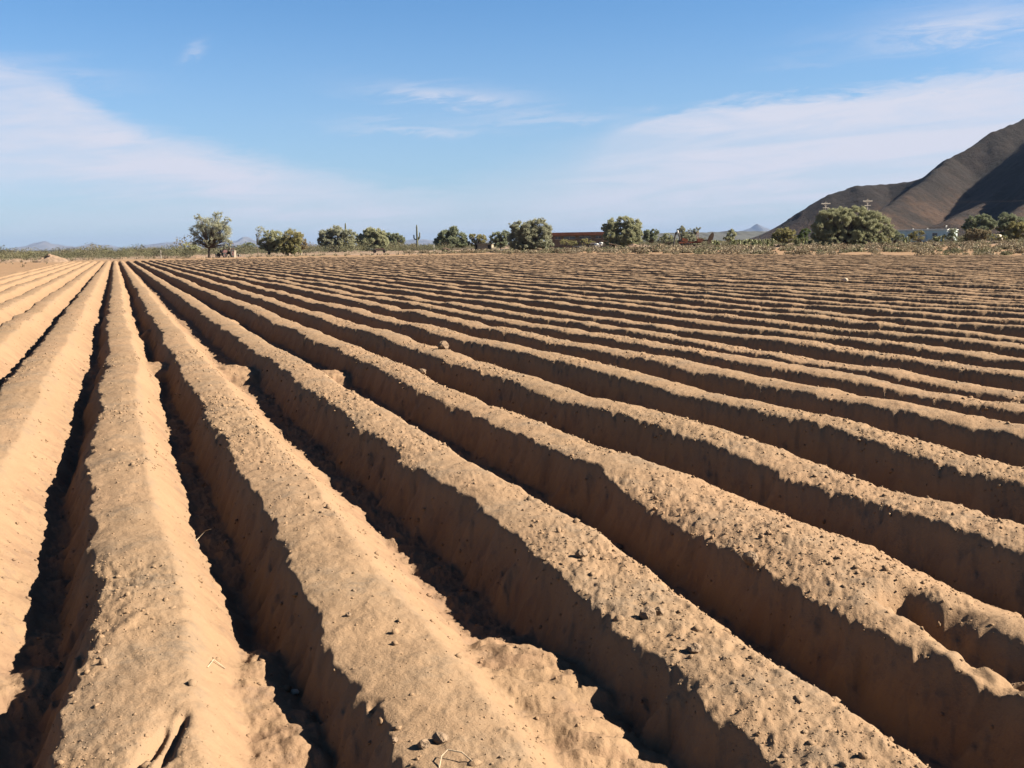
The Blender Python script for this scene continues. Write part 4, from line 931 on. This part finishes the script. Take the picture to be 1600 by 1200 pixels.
for i, (px, D, sz, rz, m_, lb) in enumerate([(790, 258, (2.4, 1.0, .35), .1, M_TIN, 'flat grey sheet pile right of the derelict shed'), (735, 250, (1.5, .9, .14), -.2, M_WHITE, 'white sheet lying on the ground before the plank stack'),
        (748, 248, (1.1, .8, .16), .3, M_TIN, 'grey sheet lying before the derelict shed'), (772, 256, (1.3, .6, .8), .2, M_WOOD, 'broken pale crate just right of the derelict shed')]):
    rg = random.Random(50+i); mb = MB()
    for k in range(3): mb.box((rg.uniform(-.15, .15), rg.uniform(-.1, .1), sz[2]*(k+.5)/3), (sz[0]*rg.uniform(.8, 1), sz[1]*rg.uniform(.8, 1), sz[2]/3*.99), Matrix.Rotation(rg.uniform(-.15, .15), 3, 'Z'))
    o = mb.build('sheet_pile' if m_ != M_WOOD else 'crate', m_, loc=at(px, D)); o.rotation_euler = (0, 0, -YAW+rz); tag(o, lb, 'debris', 'debris around the derelict shed')
# junk yard before the dense round tree
def corr(l_, w_, m_, mb=None, amp=.05):
    mb = MB(); n = int(l_/.12); V = []; F = []
    for i in range(n+1):
        z = amp*math.sin(i*math.pi/2+.3)
        for y0 in (-w_/2, w_/2):
            for dz in (0, .02): V.append((i*l_/n-l_/2, y0, z+dz))
    for i in range(n):
        a = i*4; b_ = a+4
        F += [(a+1, a+3, b_+3, b_+1), (a, b_, b_+2, a+2), (a, a+1, b_+1, b_), (a+2, b_+2, b_+3, a+3)]
    F += [(0, 2, 3, 1), (4*n, 4*n+1, 4*n+3, 4*n+2)]
    return mb.add(V, F)
for px, D, l_, w_, tx, ty, h_, m_, lb in [(918, 262, 4.2, 2.0, 3, -8, .35, M_TIN, 'long corrugated grey sheet lying flat in front of the junk heap'),
        (944, 258, 3.6, 2.0, -5, -10, .42, M_TIN, 'tilted grey green corrugated sheet below the white drum'), (893, 268, 4.5, 1.2, 2, -6, .5, M_RUST, 'reddish sheet lying in front of the long shed'),
        (960, 264, 3.0, 1.0, 14, -12, .95, M_CREAM, 'pale board sloping down to the right beside the white drum')]:
    o = corr(l_, w_, m_).build('metal_sheet', m_, loc=at(px, D)+Vector((0, 0, h_))); o.rotation_euler = (R(ty), R(tx), -YAW); tag(o, lb, 'sheet', 'scrap sheets in the junk yard')
for px, D, x0, lb in ((939, 264, 1.2, 'round white drum lying on its side in the junk yard'), (932, 268, .95, 'second white drum higher on the junk heap')):
    o = MB().tube([(0, -.45, .35), (0, -.43, .38), (0, .43, .38), (0, .45, .35)], [.28, .36, .36, .28], 16).build('drum', M_WHITE, loc=at(px, D)+Vector((0, 0, x0-.35))); o.rotation_euler = (0, 0, -YAW+.5); tag(o, lb, 'drum', 'white drums in the junk yard')
tag(MB().lump((0, 0, .7), 1.0, random.Random(14), 2, (1.7, 1.0, .85), .2).build('junk_heap', M_DARKM, loc=at(929, 270)), 'black heap of scrap under the white drums', 'heap')
tag(MB().lump((0, 0, .35), .9, random.Random(15), 2, (2.2, 1.0, .5), .2).build('junk_heap', M_BLACK, loc=at(905, 266)), 'low black heap behind the flat corrugated sheet', 'heap')
ft = empty('scrap_table', at(957, 260), -YAW, 'small dark iron table with thin legs at the right of the junk yard', 'table')
MB().box((0, 0, .95), (1.5, .8, .1)).build('table_top', M_RUSTD, ft)
for a_ in (-.6, .6):
    for b_ in (-.3, .3): MB().tube([(a_, b_, 0), (a_, b_, .92)], .05, 6).build('leg', M_RUSTD, ft)

# earth mounds
def mound(px, D, w_, h_, seed, lb, hole=False, m_=None):
    rs = np.random.RandomState(seed); n = 40; g = np.linspace(-1, 1, n); X, Y = np.meshgrid(g, g); rr = np.hypot(X, Y)
    Z = np.clip(1-rr, 0, 1)**.85*h_*(1+.5*fbm(X, Y, .5, seed, 4, .6)) + .12*h_*fbm(X, Y, .2, seed+1, 3)*(rr < 1)
    if hole: Z -= .7*h_*np.exp(-(((X+.28)/.16)**2+((Y+.35)/.22)**2))
    Z = Z-.03*(rr >= .97)-.02
    I = np.arange(n*n).reshape(n, n); F = np.stack([I[:-1, :-1], I[:-1, 1:], I[1:, 1:], I[1:, :-1]], -1).reshape(-1, 4)
    o = newmesh('earth_mound', np.stack([X*w_/2, Y*w_/2, Z], -1).reshape(-1, 3), F, m_ or M_DIRT, smooth=True, loc=at(px, D)); o.rotation_euler = (0, 0, -YAW)
    tag(o, lb, 'mound', 'mounds of earth past the furrows')
mound(79, 158, 5.0, 1.35, 91, 'pointed pinkish mound of earth with a dark hollow left of the furrows', True)
mound(26, 165, 5.5, .55, 92, 'low pale mound of earth left of the pointed mound')
mound(50, 172, 7.0, .35, 93, 'flattened mound of earth just behind the pointed mound')
mound(192, 196, 2.2, .55, 94, 'tiny pale mound where the furrows run out at left')
mound(306, 196, 3.5, .6, 95, 'small tan mound behind the foot of the open crowned tree')
mound(990, 268, 6.5, 1.1, 96, 'tan earth mound at the foot of the dense round tree')

# ---------------------------------------------------------------- haze
def haze():
    m_ = bpy.data.materials.new('air_haze'); m_.use_nodes = True; m_.node_tree.nodes.clear(); q = NT(m_.node_tree)
    v = q.n('ShaderNodeVolumePrincipled'); v.inputs['Color'].default_value = (.185, .265, .43, 1); v.inputs['Density'].default_value = HAZE
    o = q.n('ShaderNodeOutputMaterial'); q.nt.links.new(v.outputs[0], o.inputs['Volume'])
    ob = MB().box((0, 0, 135), (52000, 52000, 280)).build('haze', m_); ob.location = (0, 0, 0)
    tag(ob, 'thin blue haze in the air towards the mountains', kind='stuff')
HAZE = 3.2e-5
haze()
